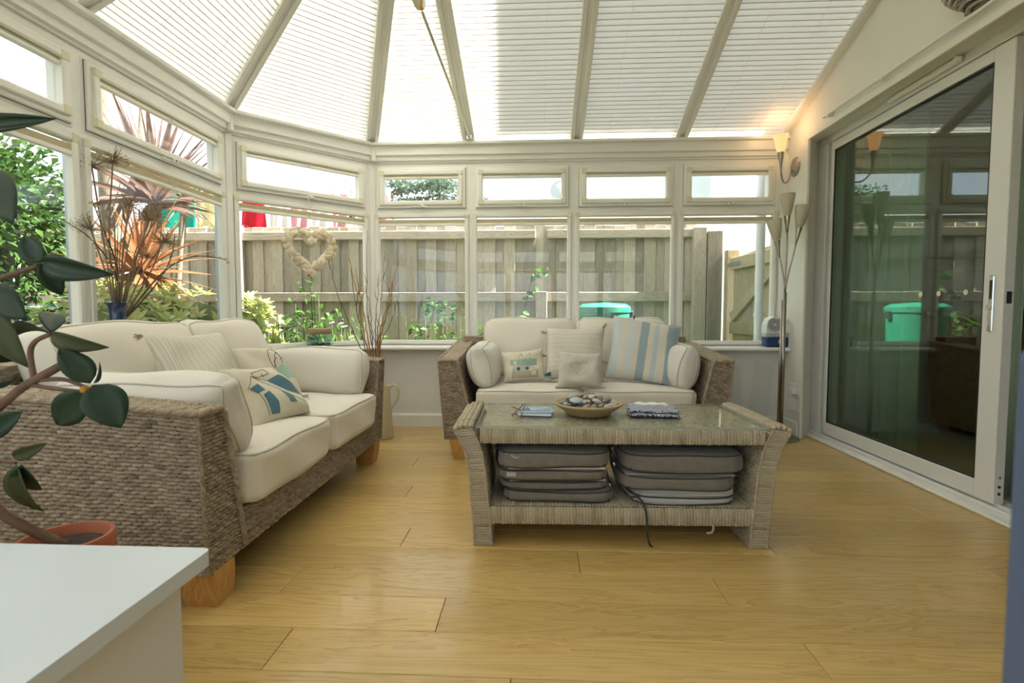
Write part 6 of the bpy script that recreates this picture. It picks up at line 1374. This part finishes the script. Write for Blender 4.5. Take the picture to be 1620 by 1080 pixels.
for k in range(6): garment(-3.18 + k * .26, 2.20 + .01 * (k % 2), .20, .36 + .05 * (k % 3), ('cloth_white', 'cloth_pink')[k % 2], ['white garment right beside the red one on the line', 'pink garment nearest the red one on the line', 'white garment in the middle of the washing above the fence', 'pink garment above the left top of the shell heart', 'white garment above the middle of the shell heart', 'pink garment farthest right on the washing line'][k], seed=5 + k)
# ---- conifer beyond the fence
PN = empty('conifer_tree', (-4.6, 14.5, GZ)); tag(PN, 'spreading dark conifer beyond the fence', 'tree'); MB().tube([(0, 0, 0), (0, 0, 3.9)], [.18, .06], 8).build('trunk', 'bark', PN, True); ap = []
for i, (c, r_) in enumerate([((.2, 0, 4.15), (1.0, .5, .22)), ((1.3, .1, 4.0), (.8, .4, .16)), ((2.1, 0, 4.3), (.9, .4, .24)), ((2.7, 0, 3.95), (.9, .4, .16)), ((-.3, 0, 3.8), (.7, .4, .16)), ((.9, 0, 4.5), (.6, .4, .12)), ((1.8, 0, 4.55), (.6, .3, .14))]): ap += blob_pts(c, r_, 420, 80 + i, .2); MB().tube([(0, 0, c[2] - .4), (c[0] * .6, c[1], c[2] - .15), c], [.05, .03, .01], 6).build('branch', 'bark', PN, True)
o = link('needles', leaf_cloud('needles', ap, .14, .03, 'pine', 2), 'pine', PN); o['kind'] = 'stuff'
# ---- plants growing along the foot of the fence
def weeds(x0, x1, y, h_, n, mat, lab, seed, L=.08, W=.022):
    S = empty('undergrowth', ((x0 + x1) / 2, y, GZ)); tag(S, lab, 'shrub', 'undergrowth along the fence'); rg = np.random.RandomState(seed); ap = []; hw = (x1 - x0) / 2
    for k in range(n): xx = rg.uniform(-hw, hw); zz = h_ * (rg.uniform(0, 1) ** .8) * (1 - .4 * (xx / hw) ** 2); ap.append((np.array([xx, rg.uniform(-.25, .18), zz]), np.array([rg.uniform(-.5, .5), -.5, .3])))
    o = link('leaves', leaf_cloud('leaves', ap, L, W, mat, seed), mat, S); o['kind'] = 'stuff'
    for k in range(7): xx = rg.uniform(-hw, hw) * .9; MB().tube([(xx * .7, 0, 0), (xx, -.05, h_ * .5), (xx * 1.05, -.08, h_ * .85)], [.007, .005, .002], 5).build('stem', 'weed', S, True)
weeds(-3.0, -1.35, 5.05, 1.0, 900, 'weed', 'dark green undergrowth along the fence seen under the shell heart', 1); weeds(-2.55, -2.1, 5.25, 1.42, 120, 'weed', 'leafy shoot climbing the fence left of the shell heart', 2)
weeds(-1.32, -.72, 5.15, 1.12, 260, 'weed', 'patchy weeds at the fence behind the willow branches', 3); weeds(-.65, .35, 5.2, .95, 90, 'weed', 'sparse weeds low on the fence above the back sofa', 4)
weeds(-5.4, -3.1, 5.0, .9, 500, 'hedge', 'shadowy shrubs in the far left garden corner', 6)
def climber(path, lab, seed, n=16):
    rg = random.Random(seed); S = empty('bramble', (path[0][0], path[0][1], GZ)); tag(S, lab, 'climber', 'brambles on the fence'); o0 = Vector(S.location); P = [Vector(p) - o0 for p in smooth_path(path, 6)]
    MB().tube(P, [.006 * (1 - .7 * i / len(P)) for i in range(len(P))], 5).build('stem', 'twig_dark', S, True)
    for k in range(n):
        i = rg.randint(2, len(P) - 1); o = bpy.data.objects.new('leaf', ivy_me); col.objects.link(o); o.parent = S; s = rg.uniform(.8, 1.6)
        o.matrix_local = Matrix.Translation(P[i] + Vector((rg.uniform(-.05, .05), -.02, rg.uniform(-.03, .03)))) @ Euler((rg.uniform(.6, 1.5), rg.uniform(-.5, .5), rg.uniform(0, 6.28)), 'XYZ').to_matrix().to_4x4() @ Matrix.Diagonal((s, s, s, 1))
ivy_me = leaf_mesh('leaf', .06, .02, .3, .25, 'ivy', 5, 3)
climber([(-.45, 5.3, .1), (-.25, 5.28, .65), (-.12, 5.27, .95), (-.05, 5.26, 1.2), (.1, 5.25, 1.32)], 'bramble climbing the fence post above the back sofa', 1, 22); climber([(-.70, 5.3, .1), (-.6, 5.28, .6), (-.35, 5.27, .75), (-.2, 5.26, .8)], 'low bramble on the fence just left of the post', 2, 16)
climber([(-1.2, 5.3, .1), (-1.1, 5.28, .7), (-1.0, 5.27, .95), (-.75, 5.26, .8)], 'bramble on the fence behind the golden branches', 3, 20); climber([(.15, 5.3, .1), (.28, 5.28, .7), (.36, 5.27, 1.0)], 'thin bramble on the fence just left of the green bin', 4, 10)
# ---- grass and pink daisies outside the corner window
gr_ = MB(); rG = random.Random(41)
for k in range(620):
    a = rG.uniform(0, 1.25); b = rG.uniform(.20, .50); p_ = Vector((-1.965, 3.255, 0)) + U45 * a - N45 * b + Vector((0, 0, .22)); L = rG.uniform(.30, .55); ln_ = Vector((rG.uniform(-.35, .35), rG.uniform(-.35, .35), 1)).normalized(); sd = Vector((-ln_.y, ln_.x, 0)).normalized() * .0045
    gr_.add([p_ - sd, p_ + sd, p_ + ln_ * L * .6 + sd * .8, p_ + ln_ * L + Vector((ln_.x, ln_.y, -.15)) * .12, p_ + ln_ * L * .6 - sd * .8], [(0, 1, 2, 4), (4, 2, 3)])
o = gr_.build('grass_clump', 'grass', None); tag(o, 'bright green long grass and leaves just outside the corner window', 'grass'); o['kind'] = 'stuff'
struct(MB().add([(-2.7, 3.3, -.02), (-2.1, 3.3, -.02), (-1.2, 4.2, -.02), (-1.3, 4.9, -.02), (-2.6, 4.9, -.02)], [(0, 1, 2, 3, 4)]).build('ground_border', 'soil'))
dz = [(0.411, .40, 0.866, 'tallest pink daisy, leftmost outside the corner window'), (0.598, .40, 0.820, 'pale pink daisy left of the jar outside the corner window'), (0.672, .40, 0.790, 'pink daisy directly above the wooden jar lid'), (0.544, .40, 0.748, 'small mauve daisy low to the left of the jar'), (0.830, .40, 0.783, 'small pink daisy just right of the jar lid'), (0.905, .40, 0.777, 'pink daisy second from the right, outside the corner window'), (0.937, .40, 0.750, 'white-pink daisy close under another right of the jar'), (0.996, .40, 0.665, 'lowest pink daisy on the right near the willow twigs'), (0.504, .40, 0.671, 'low white-pink daisy in the bright grass left of the jar')]
pet = leaf_mesh('petal', .024, .0042, .2, .1, 'petal', 3, 3)
for a, b, z, lb in dz:
    p_ = Vector((-1.965, 3.255, 0)) + U45 * a - N45 * b; S = empty('daisy', (p_.x, p_.y, -.02)); tag(S, lb, 'flower', 'daisies outside the corner window')
    MB().tube([(0, 0, 0), (.02, .01, z * .5), (0, 0, z + .02)], .0022, 5).build('stem', 'weed', S, True); MB().lathe([(0, -.003), (.0065, 0), (.005, .004), (0, .005)], 10, Matrix.Translation((0, 0, z + .022))).build('flower_centre', 'flower_eye', S, True)
    for k in range(12): o = bpy.data.objects.new('petal', pet); col.objects.link(o); o.parent = S; o.matrix_local = Matrix.Translation((0, 0, z + .021)) @ Euler((.25, -.2, 0)).to_matrix().to_4x4() @ Matrix.Rotation(k * PI / 6, 4, 'Z')
